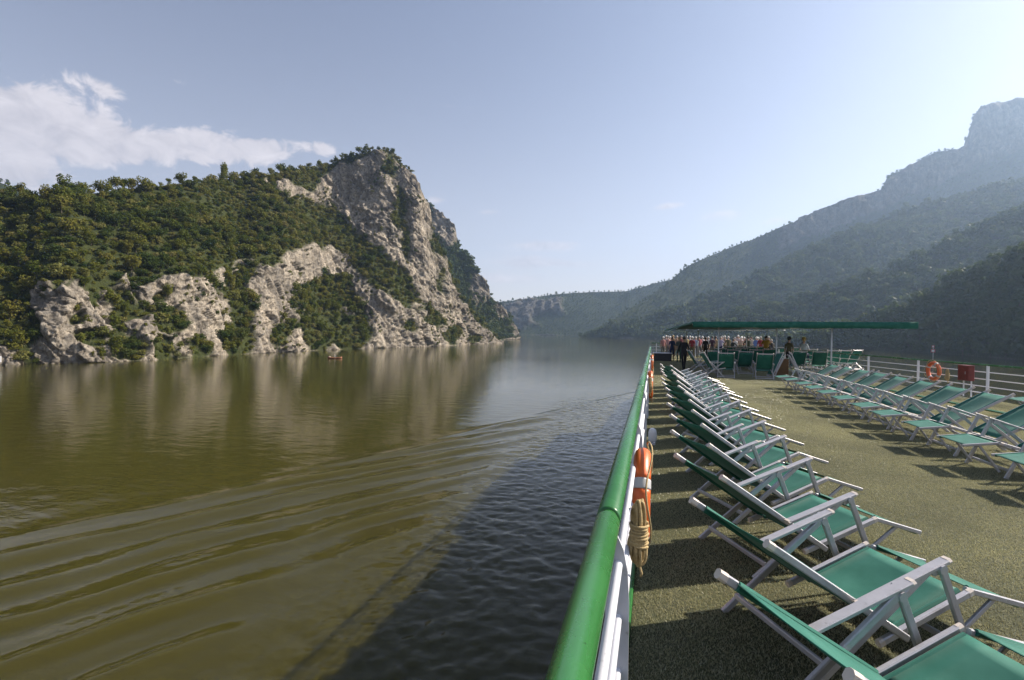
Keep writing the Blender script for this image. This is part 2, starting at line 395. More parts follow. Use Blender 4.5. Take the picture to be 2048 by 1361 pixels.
# ------------------------------------------------------------------ sky with clouds
def build_world():
    nt = w.node_tree; nt.nodes.clear()
    out = nt.nodes.new('ShaderNodeOutputWorld')
    sky = nt.nodes.new('ShaderNodeTexSky'); sky.sky_type = 'NISHITA'; sky.sun_disc = False
    sky.sun_elevation = R(SUN_EL); sky.sun_rotation = R(SUN_AZ)
    sky.air_density = 0.8; sky.dust_density = 0.8; sky.ozone_density = 2.0; sky.altitude = 100
    bg = nt.nodes.new('ShaderNodeBackground'); bg.inputs[1].default_value = SKY_STRENGTH
    hs = nt.nodes.new('ShaderNodeHueSaturation'); hs.inputs['Saturation'].default_value = 0.95; nt.links.new(sky.outputs[0], hs.inputs['Color'])
    tint = N(nt, 'ShaderNodeMix', data_type='RGBA', blend_type='MULTIPLY'); tint.inputs[0].default_value = 1.0; tint.inputs[7].default_value = (1.11, 0.98, 0.93, 1)
    nt.links.new(hs.outputs[0], tint.inputs[6]); nt.links.new(tint.outputs[2], bg.inputs[0])
    tc = nt.nodes.new('ShaderNodeTexCoord')
    nrm = nt.nodes.new('ShaderNodeVectorMath'); nrm.operation = 'NORMALIZE'; nt.links.new(tc.outputs['Generated'], nrm.inputs[0])
    # coverage: banks of cumulus low in the sky on the left, thin streaks over the gorge, scattered clouds elsewhere
    def blob(px, py, rad, amt, stretch=1.0, kind=0):
        d = Vector(ray(px, py)).normalized()
        right = d.cross(Vector((0, 0, 1))).normalized(); up = right.cross(d)
        def dot(v):
            n = nt.nodes.new('ShaderNodeVectorMath'); n.operation = 'DOT_PRODUCT'; n.inputs[1].default_value = v
            nt.links.new(nrm.outputs[0], n.inputs[0]); return n.outputs['Value']
        def mth(op, a, b=None, c=None):
            n = nt.nodes.new('ShaderNodeMath'); n.operation = op
            for k, v in enumerate((a, b, c)):
                if v is None: continue
                if isinstance(v, (int, float)): n.inputs[k].default_value = v
                else: nt.links.new(v, n.inputs[k])
            return n.outputs[0]
        a = mth('DIVIDE', dot(right), rad * stretch); b_ = mth('DIVIDE', dot(up), rad)
        q = mth('ADD', mth('MULTIPLY', a, a), mth('MULTIPLY', b_, b_))
        g = mth('MULTIPLY', mth('EXPONENT', mth('MULTIPLY', q, -1.0)), amt)
        front = mth('GREATER_THAN', dot(d), 0.0)
        return mth('MULTIPLY', g, front)
    def add(a, b):
        n = nt.nodes.new('ShaderNodeMath'); n.operation = 'ADD'; nt.links.new(a, n.inputs[0]); nt.links.new(b, n.inputs[1]); return n.outputs[0]
    cov = None
    for args in [(-60, 215, 0.060, 0.46, 1.7), (70, 245, 0.045, 0.42, 2.0), (200, 290, 0.030, 0.38, 2.0), (300, 290, 0.03, 0.40, 1.9), (395, 290, 0.03, 0.40, 1.4), (470, 300, 0.032, 0.40, 1.6),
                 (545, 300, 0.028, 0.42, 1.5), (640, 298, 0.018, 0.50, 2.0), (20, 350, 0.022, 0.5, 3.0), (205, 175, 0.018, 0.34, 2.2), (360, 175, 0.012, 0.22, 1.5)]:
        g = blob(*args); cov = g if cov is None else add(cov, g)
    thin = None
    for args in [(1085, 492, 0.013, 0.62, 6.5), (1050, 525, 0.014, 0.56, 9.0), (1010, 556, 0.012, 0.52, 8.0), (1340, 412, 0.008, 0.45, 4.5), (1440, 432, 0.010, 0.42, 5.0), (1550, 440, 0.009, 0.40, 3.0), (980, 425, 0.007, 0.40, 4.0), (870, 400, 0.012, 0.45, 2.0)]:
        g = blob(*args); thin = g if thin is None else add(thin, g)
    mp = nt.nodes.new('ShaderNodeMapping'); mp.inputs['Rotation'].default_value = (0, 0, R(-YAW)); nt.links.new(nrm.outputs[0], mp.inputs[0])
    mp2 = nt.nodes.new('ShaderNodeMapping'); mp2.inputs['Scale'].default_value = (1.0, 1.0, 1.5); mp2.inputs['Rotation'].default_value = (0, R(26), 0); nt.links.new(mp.outputs[0], mp2.inputs[0])
    n1 = N(nt, 'ShaderNodeTexNoise', Scale=21.0, Detail=10.0, Roughness=0.6, Distortion=0.6); nt.links.new(mp2.outputs[0], n1.inputs['Vector'])
    mp3 = nt.nodes.new('ShaderNodeMapping'); mp3.inputs['Scale'].default_value = (1.0, 1.0, 6.0); nt.links.new(mp.outputs[0], mp3.inputs[0])
    n2 = N(nt, 'ShaderNodeTexNoise', Scale=9.0, Detail=8.0, Roughness=0.6, Distortion=0.5); nt.links.new(mp3.outputs[0], n2.inputs['Vector'])
    s1 = add(n1.outputs['Fac'], cov)
    m1 = N(nt, 'ShaderNodeMapRange', interpolation_type='SMOOTHSTEP'); nt.links.new(s1, m1.inputs[0]); m1.inputs[1].default_value = 0.73; m1.inputs[2].default_value = 0.93; m1.inputs[4].default_value = 0.9
    s2 = add(n2.outputs['Fac'], thin)
    m2 = N(nt, 'ShaderNodeMapRange', interpolation_type='SMOOTHSTEP'); nt.links.new(s2, m2.inputs[0]); m2.inputs[1].default_value = 0.66; m2.inputs[2].default_value = 1.1; m2.inputs[4].default_value = 0.85
    mxm = nt.nodes.new('ShaderNodeMath'); mxm.operation = 'MAXIMUM'; nt.links.new(m1.outputs[0], mxm.inputs[0]); nt.links.new(m2.outputs[0], mxm.inputs[1])
    # pale band of haze along the whole horizon
    sx = nt.nodes.new('ShaderNodeSeparateXYZ'); nt.links.new(nrm.outputs[0], sx.inputs[0])
    ab = nt.nodes.new('ShaderNodeMath'); ab.operation = 'ABSOLUTE'; nt.links.new(sx.outputs[2], ab.inputs[0])
    e1 = nt.nodes.new('ShaderNodeMath'); e1.operation = 'MULTIPLY'; e1.inputs[1].default_value = -4.2; nt.links.new(ab.outputs[0], e1.inputs[0])
    e2 = nt.nodes.new('ShaderNodeMath'); e2.operation = 'EXPONENT'; nt.links.new(e1.outputs[0], e2.inputs[0])
    e3 = nt.nodes.new('ShaderNodeMath'); e3.operation = 'MULTIPLY'; e3.inputs[1].default_value = 0.95; nt.links.new(e2.outputs[0], e3.inputs[0])
    hb = nt.nodes.new('ShaderNodeBackground'); hb.inputs[0].default_value = (0.52, 0.475, 0.44, 1); hb.inputs[1].default_value = 1.0
    hm = nt.nodes.new('ShaderNodeMixShader'); nt.links.new(e3.outputs[0], hm.inputs[0]); nt.links.new(bg.outputs[0], hm.inputs[1]); nt.links.new(hb.outputs[0], hm.inputs[2])
    bg = hm
    shade = ramp(nt, n1.outputs['Fac'], [(0.3, (0.34, 0.32, 0.34)), (0.7, (0.52, 0.485, 0.49))])
    cb = nt.nodes.new('ShaderNodeBackground'); cb.inputs[1].default_value = 1.0; nt.links.new(shade.outputs[0], cb.inputs[0])
    mx = nt.nodes.new('ShaderNodeMixShader'); nt.links.new(mxm.outputs[0], mx.inputs[0]); nt.links.new(bg.outputs[0], mx.inputs[1]); nt.links.new(cb.outputs[0], mx.inputs[2])
    nt.links.new(mx.outputs[0], out.inputs[0])
build_world()

# ------------------------------------------------------------------ river
def build_river():
    def axis(parts):
        a = []
        for lo, hi, n in parts: a += list(np.linspace(lo, hi, n, endpoint=False))
        return np.array(a)
    def geo(a, b, n): return np.geomspace(a, b, n)
    xs = np.concatenate([-geo(66, 2500, 36)[::-1], axis([(-65, -34, 90), (-34, -13, 110), (-13, 0.4, 110)]), geo(0.6, 3500, 44)])
    ys = np.concatenate([[-1000, -300, -100, -40, -12], axis([(-4, 26, 250), (26, 60, 190), (60, 104, 130)]), geo(105, 3100, 60)])
    X, Y = np.meshgrid(xs, ys, indexing='ij')
    Z = np.zeros_like(X)
    near = sstep(130, 85, Y) * sstep(-64, -50, X) * sstep(-6, 0, Y) * sstep(3, 0, X)
    p2 = np.stack([X * 0.05, Y * 0.05, np.full_like(X, 2.2)], -1)
    wob = perlin(p2); wob2 = perlin(p2 * 3.1 + 9)
    s = -X; dist = np.clip(76 - Y, 0.1, None)
    q = s / (dist * math.tan(R(19.5)) + 0.6)              # 1 on the outer edge of the wake
    # diverging crests, lines run forward and inward at about 32 degrees to the hull
    n_ = (math.cos(R(32)), -math.sin(R(32)))
    ph = (X * n_[0] + Y * n_[1])
    lam = 2.6
    band = sstep(0.30, 0.62, q) * sstep(1.12, 0.95, q) * sstep(8.0, 11.5, s + wob * 2.5)
    brk = fbm(np.stack([X * 0.16 + Y * 0.11, Y * 0.05, X * 0 + 4], -1), 4)
    amp = 0.15 * np.clip(0.7 + 0.4 * wob2 + 0.8 * brk, 0.06, 1.5) * np.clip(1.25 - dist / 110, 0.4, 1)
    c = np.sin(2 * np.pi * ph / lam + 2.6 * wob + 1.3 * wob2 + 0.8 * brk)
    c = c + 0.35 * np.sin(2 * np.pi * ph / 1.13 + 5 * wob + 3 * brk) * np.clip(0.4 + wob2, 0, 1)
    Z += band * amp * (c + 0.28 * c * c)
    # outer long bow wave
    Z += 0.10 * np.exp(-((q - 1.0) / 0.09) ** 2) * sstep(0, 14, dist)
    # small wind chop close to the hull, in the lee of the ship
    chop = fbm(np.stack([X * 1.1, Y * 1.5, wob * 0.4], -1), 3) + 0.6 * perlin(np.stack([X * 3.4, Y * 4.2, X * 0 + 5], -1))
    cm = sstep(12.5, 7.5, s + wob * 2.0) * sstep(74, 60, Y)
    Z += 0.058 * cm * chop
    Z += 0.006 * (1 - cm) * fbm(np.stack([X * 0.5, Y * 0.9, X * 0 + 1], -1), 2) * (0.5 + wob)
    Z *= near
    me = grid_mesh('river', np.stack([X, Y, Z], -1), M['water'])
    o = bpy.data.objects.new('river', me); COL.objects.link(o)
    tag(o, kind='structure')
build_river()

# ------------------------------------------------------------------ trees: leaf meshes
def leaf_cloud(n, rx, rz, cz, size, lobes, seed, droop=0.0):
    """n small bent leaf clumps spread through an uneven crown"""
    r = np.random.default_rng(seed)
    L = []
    for k in range(lobes):
        a = r.uniform(0, 2 * math.pi); d = r.uniform(0.15, 0.62) * rx
        L.append((math.cos(a) * d, math.sin(a) * d, cz + r.uniform(-0.55, 0.6) * rz, r.uniform(0.36, 0.62) * rx, r.uniform(0.3, 0.5) * rz))
    L.append((0, 0, cz + 0.2 * rz, 0.5 * rx, 0.6 * rz))
    L = np.array(L); wts = (L[:, 3] ** 2 * L[:, 4]); wts /= wts.sum()
    pick = r.choice(len(L), n, p=wts); l = L[pick]
    u = r.normal(size=(n, 3)); u /= np.linalg.norm(u, axis=1)[:, None]
    rad = r.uniform(0.45, 1.06, n) ** 0.6
    c = np.stack([l[:, 0] + u[:, 0] * rad * l[:, 3], l[:, 1] + u[:, 1] * rad * l[:, 3], l[:, 2] + u[:, 2] * rad * l[:, 4]], -1)
    nn = u * 0.9 + r.normal(size=(n, 3)) * 0.55 + np.array([0, 0, 0.35]); nn /= np.linalg.norm(nn, axis=1)[:, None]
    t = np.cross(nn, r.normal(size=(n, 3))); t /= np.linalg.norm(t, axis=1)[:, None]; b = np.cross(nn, t)
    sz = size * r.uniform(0.55, 1.35, n)[:, None]
    vs = np.stack([c - t * sz, c - b * sz * 0.55 + nn * sz * 0.12, c + t * sz * 0.95, c + b * sz * 0.6 - nn * sz * 0.1], 1).reshape(-1, 3)
    return vs, np.arange(4 * n).reshape(n, 4)

def trunk_into(mb, h, r0, seed, limbs=5, mi=0):
    r = random.Random(seed)
    top = Vector((r.uniform(-.3, .3), r.uniform(-.3, .3), h * 0.72))
    mid = top * 0.5 + Vector((r.uniform(-.2, .2), r.uniform(-.2, .2), 0))
    mb.tube([(0, 0, -1.2), (0, 0, 0), mid, top], [r0 * 1.25, r0, r0 * 0.7, r0 * 0.25], 6, mi)
    for k in range(limbs):
        f = r.uniform(0.35, 0.9); p = mid.lerp(top, f) if f > 0.5 else mid * (f * 2)
        a = r.uniform(0, 6.28); e = p + Vector((math.cos(a), math.sin(a), 0.8)) * h * r.uniform(0.18, 0.3)
        mb.tube([p, (p + e) / 2 + Vector((0, 0, -0.1)), e], [r0 * 0.45, r0 * 0.3, r0 * 0.1], 5, mi)

def leaf_mesh(name, *a, **k):
    vs, fs = leaf_cloud(*a, **k)
    me = bpy.data.meshes.new(name); me.from_pydata(vs.tolist(), [], fs.tolist()); me.materials.append(M['leaf']); me.update()
    return me

KINDS = []   # (crown mesh, trunk mesh) for the near trees, 1 unit = metres for a tree of about 6 m
specs = [(620, 2.5, 2.4, 3.5, 0.30, 8), (680, 3.0, 2.0, 3.0, 0.31, 10), (520, 2.0, 2.9, 3.9, 0.29, 7), (560, 2.7, 1.7, 2.3, 0.29, 9), (420, 2.2, 1.3, 1.5, 0.27, 8)]
for i, sp in enumerate(specs):
    cm = leaf_mesh('crown', *sp, seed=100 + i)
    cm.materials[0] = M[('leaf', 'leaf_dark', 'leaf', 'leaf_pale', 'leaf')[i]]
    mb = MB(); trunk_into(mb, sp[3] + sp[2], 0.13, 50 + i, 5)
    KINDS.append((cm, mb.mesh('trunk', M['bark'], True)))

# tree models for the woods that read as one mass; they live in a collection of their own
src = bpy.data.collections.new('wood_tree_models')
def wood_models(prefix, spec_list, seed, leaves=('leaf',)):
    c = bpy.data.collections.new(prefix)
    for i, sp in enumerate(spec_list):
        vs, fs = leaf_cloud(*sp, seed=seed + i)
        mb = MB(); mb.v = vs.tolist(); mb.f = [tuple(f) for f in fs.tolist()]; mb.m = [0] * len(mb.f)
        trunk_into(mb, sp[3] + sp[2], 0.14, seed + 20 + i, 3, 1)
        o = bpy.data.objects.new(f'{prefix}_{i}', mb.mesh(f'{prefix}_{i}', [M[leaves[i % len(leaves)]], M['bark']])); c.objects.link(o)
    return c
WOOD_NEAR = wood_models('wood_model', [(330, 2.5, 2.3, 3.3, 0.40, 8), (360, 2.9, 1.9, 2.8, 0.42, 9), (260, 2.0, 2.6, 3.6, 0.40, 6), (300, 2.7, 1.5, 2.0, 0.40, 8), (260, 2.2, 1.2, 1.4, 0.36, 8), (280, 2.4, 2.0, 2.8, 0.38, 6), (220, 1.6, 1.0, 1.1, 0.34, 6)], 300, ('leaf', 'leaf_dark', 'leaf', 'leaf_pale', 'leaf', 'leaf_pale', 'leaf'))
WOOD_FAR = wood_models('far_wood_model', [(120, 2.8, 2.3, 3.2, 0.75, 6), (130, 3.1, 2.0, 2.8, 0.78, 7), (100, 2.4, 2.7, 3.6, 0.75, 5), (110, 2.8, 1.9, 2.4, 0.7, 6)], 400, ('leaf_far',))

def scatter_stuff(name, pts, scl, rot, coll, label, cat, mat_unused=None):
    """one object whose geometry nodes set a model on every vertex"""
    me = bpy.data.meshes.new(name); me.from_pydata([tuple(p) for p in pts], [], [])
    a = me.attributes.new('scl', 'FLOAT_VECTOR', 'POINT'); a.data.foreach_set('vector', np.asarray(scl, np.float32).reshape(-1))
    a = me.attributes.new('rot', 'FLOAT_VECTOR', 'POINT'); a.data.foreach_set('vector', np.asarray(rot, np.float32).reshape(-1))
    o = bpy.data.objects.new(name, me); COL.objects.link(o)
    ng = bpy.data.node_groups.new(name, 'GeometryNodeTree')
    ng.interface.new_socket('Geometry', in_out='INPUT', socket_type='NodeSocketGeometry')
    ng.interface.new_socket('Geometry', in_out='OUTPUT', socket_type='NodeSocketGeometry')
    gi = ng.nodes.new('NodeGroupInput'); go = ng.nodes.new('NodeGroupOutput')
    ip = ng.nodes.new('GeometryNodeInstanceOnPoints'); ci = ng.nodes.new('GeometryNodeCollectionInfo')
    ci.inputs['Collection'].default_value = coll; ci.inputs['Separate Children'].default_value = True; ci.inputs['Reset Children'].default_value = True
    ip.inputs['Pick Instance'].default_value = True
    def attr(n):
        x = ng.nodes.new('GeometryNodeInputNamedAttribute'); x.data_type = 'FLOAT_VECTOR'; x.inputs[0].default_value = n; return x.outputs[0]
    ng.links.new(gi.outputs[0], ip.inputs['Points']); ng.links.new(ci.outputs[0], ip.inputs['Instance'])
    ng.links.new(attr('scl'), ip.inputs['Scale']); ng.links.new(attr('rot'), ip.inputs['Rotation'])
    rv = ng.nodes.new('FunctionNodeRandomValue'); rv.data_type = 'INT'
    rv.inputs[4].default_value = 0; rv.inputs[5].default_value = len(coll.objects) - 1
    ng.links.new(rv.outputs[2], ip.inputs['Instance Index'])
    ng.links.new(ip.outputs[0], go.inputs[0])
    md = o.modifiers.new('scatter', 'NODES'); md.node_group = ng
    tag(o, label, cat, kind='stuff')
    return o

# ------------------------------------------------------------------ banks, cliffs and hills
def inside(poly, x, y):
    r = np.zeros(x.shape, bool); n = len(poly)
    for i in range(n):
        x0, y0 = poly[i]; x1, y1 = poly[(i + 1) % n]
        c = ((y0 > y) != (y1 > y)) & (x < (x1 - x0) * (y - y0) / (y1 - y0 + 1e-9) + x0)
        r ^= c
    return r

def box_blur(a, k, axis):
    if k < 1: return a
    pad = [(0, 0)] * a.ndim; pad[axis] = (k, k)
    c = np.cumsum(np.pad(a, pad, mode='edge'), axis=axis)
    c = np.insert(c, 0, 0, axis=axis)
    n = 2 * k + 1
    sl1 = [slice(None)] * a.ndim; sl0 = [slice(None)] * a.ndim
    sl1[axis] = slice(n, None); sl0[axis] = slice(0, -n)
    return (c[tuple(sl1)] - c[tuple(sl0)]) / n

def terrain(name, x0, x1, dx, rows, shore, sky, rock_polys, veg_ell, slope_f, slope_r, material, amp_r, amp_f, freq, blur=10, back=14, base_rock=6, warp=10, r_scale=1.0, slope_var=0.0, patch=None):
    xs = np.arange(x0, x1 + 0.1, dx)
    ys = np.interp(xs, *zip(*shore)); yk = np.interp(xs, *zip(*sky))
    yk = np.minimum(yk, ys - 1.0)
    t = np.linspace(0, 1, rows)
    PX = np.repeat(xs[:, None], rows, 1); PY = ys[:, None] + (yk - ys)[:, None] * t[None]
    wx = fbm(np.stack([PX * 0.03, PY * 0.03, PX * 0], -1), 3); wy = fbm(np.stack([PX * 0.03 + 50, PY * 0.03, PX * 0], -1), 3)
    rock = np.zeros(PX.shape)
    for pl in rock_polys: rock = np.maximum(rock, inside(pl, PX + wx * warp * 1.6, PY + wy * warp * 1.6).astype(float))
    if patch: rock = np.maximum(rock, (inside(patch, PX, PY) & (fbm(np.stack([PX * 0.022, PY * 0.03, PX * 0 + 8], -1), 4) + 0.25 * wx > 0.13)).astype(float))
    rock = np.maximum(rock, (PY > ys[:, None] - base_rock + wx * 5).astype(float))
    for (ex, ey, ea, eb) in veg_ell:
        rock *= (((PX + wx * 14 - ex) / ea) ** 2 + ((PY + wy * 14 - ey) / eb) ** 2 > 1)
    rs = box_blur(box_blur(rock, 2, 0), 2, 1)
    d = ray(PX, PY); hd = np.linalg.norm(d[..., :2], axis=-1); tau = d[..., 2] / hd
    Rr = np.zeros(PX.shape)
    Rr[:, 0] = (CAMZ + 1.2) / -tau[:, 0] if np.all(tau[:, 0] < 0) else 1000
    Rr[:, 0] = box_blur(Rr[:, 0], max(2, int(blur / 2)), 0) * r_scale
    rsm = box_blur(rs, blur, 0)
    tan = slope_f * (1 - rsm) + slope_r * rsm
    if slope_var: tan = tan * (1 + slope_var * fbm(np.stack([PX * 0.008, PY * 0.012, PX * 0 + 3], -1), 3))
    tan = np.maximum(tan, tau + 0.12)
    for k in range(1, rows):
        Rr[:, k] = Rr[:, k - 1] * (1 + (tau[:, k] - tau[:, k - 1]) / (tan[:, k] - tau[:, k]))
    Rr = box_blur(box_blur(Rr, blur * 3, 0), blur * 2, 0) * 0.8 + box_blur(Rr, blur, 0) * 0.2
    V = np.stack([d[..., 0] / hd * Rr, d[..., 1] / hd * Rr, CAMZ + tau * Rr], -1)
    # the far side, falling away behind the crest
    last = V[:, -1]; dirh = np.stack([d[:, -1, 0] / hd[:, -1], d[:, -1, 1] / hd[:, -1]], -1)
    hb = np.maximum(last[:, 2] + 2, 3)
    ext = []
    for k in range(1, back + 1):
        f = k / back
        ext.append(np.stack([last[:, 0] + dirh[:, 0] * hb * 1.5 * f, last[:, 1] + dirh[:, 1] * hb * 1.5 * f, last[:, 2] - hb * f ** 1.4], -1))
    foot = np.stack([V[:, 0, 0], V[:, 0, 1], np.full(len(xs), -2.0)], -1)[:, None]
    V[:, 0, 2] = np.maximum(V[:, 0, 2], -0.3)
    V = np.concatenate([foot, V, np.stack(ext, 1)], 1)
    rs = np.concatenate([rs[:, :1], rs, np.repeat(rs[:, -1:], back, 1) * 0.6], 1)
    # relief along the surface normal: ribs and gullies in the rock, soft in the woods
    nn = np.cross(np.gradient(V, axis=0), np.gradient(V, axis=1)); nn /= np.linalg.norm(nn, axis=-1)[..., None] + 1e-9
    toward = np.sum(nn * -V, -1) < 0; nn[toward] *= -1
    q = V * freq
    ribs = fbm(np.stack([q[..., 0] + 0.3 * q[..., 2], q[..., 1] + 0.2 * q[..., 2], q[..., 2] * 0.3], -1), 4, True)
    crag = fbm(q * 3.3 + 7, 4, True)
    fine = fbm(q * 11 + 3, 3)
    strata = perlin(np.stack([q[..., 0] * 0.6, q[..., 1] * 0.6, q[..., 2] * 2.6 + q[..., 0] * 0.8], -1))
    qa = np.stack([q[..., 0] + 0.35 * q[..., 2], q[..., 1] + 0.25 * q[..., 2], q[..., 2] * 0.42], -1) + 0.25 * strata[..., None]
    blk = facets(qa * 2.1, 1); blk2 = facets(qa * 5.5 + 3, 2); blk3 = facets(q * 13.0 + 3, 3)
    D = rs * amp_r * (0.75 * ribs + 0.25 * crag + 0.12 * fine + 0.15 * strata + 0.36 * blk + 0.27 * blk2 + 0.15 * blk3) + (1 - rs) * amp_f * fbm(q * 0.8 + 2, 4)
    fade = np.ones(V.shape[1]); fade[0] = 0; fade[1] = 0.3; fade[2:6] = np.linspace(0.4, 1, 4)
    V = V + nn * (D * fade[None])[..., None]
    V[:, 0, 2] = -2.0
    me = grid_mesh(name, V, material, True, {'rock': rs})
    o = bpy.data.objects.new(name, me); COL.objects.link(o)
    tag(o, kind='structure')
    return o, V[:, 1:-back], rs[:, 1:-back]

def dart(V, rs, spacing, limit=0.5, seed=1, keep_rock=0.0, max_n=100000):
    """points on the wooded part of a terrain at least 'spacing' apart"""
    r = np.random.default_rng(seed)
    # finer than the vertices: jitter inside the cells
    n, m = V.shape[:2]
    pts = V.reshape(-1, 3); rk = rs.reshape(-1)
    clump = fbm(pts * 0.09 + 4, 3)
    ok = np.nonzero((rk < limit) | ((r.random(len(rk)) < keep_rock * 6) & (clump > 0.18)))[0]
    ok = ok[pts[ok][:, 2] > 0.4]
    r.shuffle(ok)
    cells = {}; out = []
    s = spacing
    for i in ok:
        p = pts[i]; c = (int(p[0] // s), int(p[1] // s), int(p[2] // s)); good = True
        for a in (-1, 0, 1):
            for b in (-1, 0, 1):
                for d in (-1, 0, 1):
                    for qv in cells.get((c[0] + a, c[1] + b, c[2] + d), ()):
                        if (p[0] - qv[0]) ** 2 + (p[1] - qv[1]) ** 2 + (p[2] - qv[2]) ** 2 < s * s: good = False; break
                    if not good: break
                if not good: break
            if not good: break
        if good:
            cells.setdefault(c, []).append(p); out.append(i)
            if len(out) >= max_n: break
    return pts[np.array(out, int)], rk[np.array(out, int)]

# --- the wooded cliff on the left bank
ROCK_MAIN = [
    [(81, 605), (121, 587), (147, 561), (176, 583), (173, 613), (206, 613), (220, 660), (217, 697), (222, 727), (77, 740), (73, 694), (85, 657)],
    [(-80, 690), (0, 694), (26, 692), (51, 738), (-80, 748)],
    [(257, 576), (312, 566), (353, 556), (400, 556), (423, 580), (456, 600), (465, 646), (454, 720), (415, 700), (386, 705), (331, 710), (279, 732), (268, 675), (310, 624), (279, 602)],
    [(200, 690), (260, 688), (275, 735), (200, 735)],
    [(418, 545), (450, 535), (452, 570), (435, 575)],
    [(492, 560), (514, 537), (570, 530), (566, 510), (625, 490), (652, 510), (641, 547), (625, 567), (597, 574), (579, 609), (592, 638), (548, 660), (558, 712), (505, 716), (500, 664), (514, 609)],
    [(525, 361), (573, 357), (610, 389), (603, 402), (551, 380)],
    [(608, 388), (640, 382), (662, 402), (655, 420), (620, 405)],
    [(625, 383), (640, 362), (664, 342), (706, 326), (728, 311), (757, 300), (785, 305), (801, 335), (825, 348), (845, 366), (855, 407), (866, 466), (850, 480), (862, 505), (886, 515), (900, 554), (918, 605), (938, 627), (972, 657), (1004, 690), (919, 694), (889, 648), (853, 615), (827, 587), (794, 530), (764, 502), (720, 470), (676, 432), (655, 405)],
    [(649, 492), (684, 508), (720, 543), (738, 572), (765, 580), (782, 605), (812, 620), (848, 624), (870, 657), (884, 704), (735, 708), (743, 660), (728, 620), (706, 583), (703, 556), (645, 539)],
    [(560, 668), (600, 655), (606, 712), (560, 714)], [(610, 612), (650, 605), (655, 650), (618, 655)], [(660, 690), (740, 686), (740, 708), (655, 708)],
]
VEG_MAIN = [(253, 624, 32, 22), (338, 645, 36, 26), (180, 680, 30, 18), (253, 700, 36, 24), (320, 596, 15, 15), (472, 590, 22, 50), (470, 682, 30, 33), (402, 697, 22, 24), (322, 700, 22, 26), (560, 672, 20, 22),
            (150, 640, 10, 14), (778, 330, 14, 26), (800, 420, 14, 42), (812, 490, 9, 40), (868, 640, 26, 12), (720, 640, 16, 16), (820, 655, 14, 12), (905, 670, 16, 14), (950, 676, 10, 10), (655, 590, 50, 40), (700, 670, 45, 34), (640, 660, 34, 44), (880, 560, 8, 26)]
SHORE = [(-120, 748), (0, 741), (250, 733), (330, 728), (430, 720), (560, 711), (700, 704), (850, 699), (930, 694), (1006, 689)]
SKY = [(-120, 398), (0, 394), (100, 397), (250, 380), (420, 364), (560, 346), (600, 340), (640, 337), (690, 316), (740, 305), (765, 299), (785, 304), (800, 324), (830, 352), (848, 397), (856, 432), (870, 475), (890, 512), (905, 556), (925, 602), (955, 637), (985, 667), (1006, 686)]
cliff, Vc, rc = terrain('river_cliff', -120, 1006, 2.0, 270, SHORE, SKY, ROCK_MAIN, VEG_MAIN, 0.78, 3.2, M['cliff'], 2.6, 1.0, 1 / 17.0, blur=9, patch=[(70, 570), (300, 545), (480, 520), (700, 540), (900, 640), (1000, 690), (700, 715), (300, 735), (60, 745)])
# --- the headland behind it
ROCK_BACK = [[(862, 405), (888, 418), (912, 452), (916, 490), (895, 500), (868, 470)], [(940, 560), (970, 552), (975, 600), (950, 612)], [(985, 600), (1012, 615), (1016, 640), (990, 640)], [(1020, 645), (1040, 672), (1020, 684)]]
headland, Vh, rh = terrain('rear_headland', 800, 1038, 2.0, 150, [(800, 684), (1000, 682), (1038, 680.5)],
    [(800, 402), (845, 400), (862, 412), (885, 428), (905, 452), (912, 488), (935, 514), (955, 545), (968, 564), (974, 585), (992, 606), (1010, 626), (1025, 650), (1038, 676)],
    ROCK_BACK, [], 1.15, 3.0, M['cliff'], 5.0, 2.0, 1 / 30.0, blur=5, base_rock=3)
# --- dark hill peeping over the far left
hill_l, Vl, rl = terrain('left_hill', -260, 60, 5.0, 24, [(-260, 676), (60, 676)], [(-260, 350), (-60, 352), (0, 366), (45, 384), (60, 400)], [], [], 0.75, 2.0, M['hill'], 2.0, 4.0, 1 / 60.0, blur=4, r_scale=1.0, base_rock=0)

# --- hills on the right bank and up the gorge
far_ridge, Vf, rf = terrain('far_ridge', 990, 1420, 3.0, 70, [(990, 671.0), (1420, 675.5)],
    [(990, 606), (1015, 604), (1050, 597), (1090, 592), (1160, 587), (1250, 583), (1300, 570), (1345, 560), (1420, 552)],
    [[(1015, 606), (1045, 602), (1120, 596), (1130, 640), (1040, 660), (1015, 655)]], [(1100, 640, 40, 14)], 0.72, 2.2, M['hill'], 16.0, 9.0, 1 / 120.0, blur=6, base_rock=0.8, slope_var=0.2)
ROCK_MT = [[(1560, 458), (1640, 418), (1770, 376), (1800, 340), (1935, 292), (1955, 222), (2060, 190), (2300, 180), (2300, 262), (2040, 300), (1900, 355), (1760, 420), (1640, 470), (1560, 505)]]
mountain, Vm, rm = terrain('mountain', 1170, 2300, 3.0, 180, [(1170, 676.0), (1500, 679), (2300, 690)],
    [(1170, 671), (1230, 640), (1290, 600), (1345, 559), (1375, 532), (1400, 522), (1480, 490), (1560, 458), (1640, 418), (1765, 378), (1775, 354), (1800, 342), (1835, 322), (1870, 306), (1930, 295), (1938, 270), (1950, 228), (1962, 214), (1990, 206), (2048, 197), (2300, 180)],
    ROCK_MT, [], 0.88, 2.3, M['hill'], 14.0, 10.0, 1 / 140.0, blur=3, base_rock=0, slope_var=0.25)
spur, Vs, rsp = terrain('wooded_spur', 1160, 2300, 3.0, 120, [(1160, 677), (1400, 682), (2300, 698)],
    [(1160, 672), (1230, 655), (1300, 637), (1400, 604), (1500, 560), (1600, 505), (1700, 462), (1800, 428), (1900, 398), (2100, 345), (2300, 300)],
    [], [], 0.62, 2.0, M['hill'], 5.0, 10.0, 1 / 110.0, blur=5, base_rock=0, slope_var=0.3)
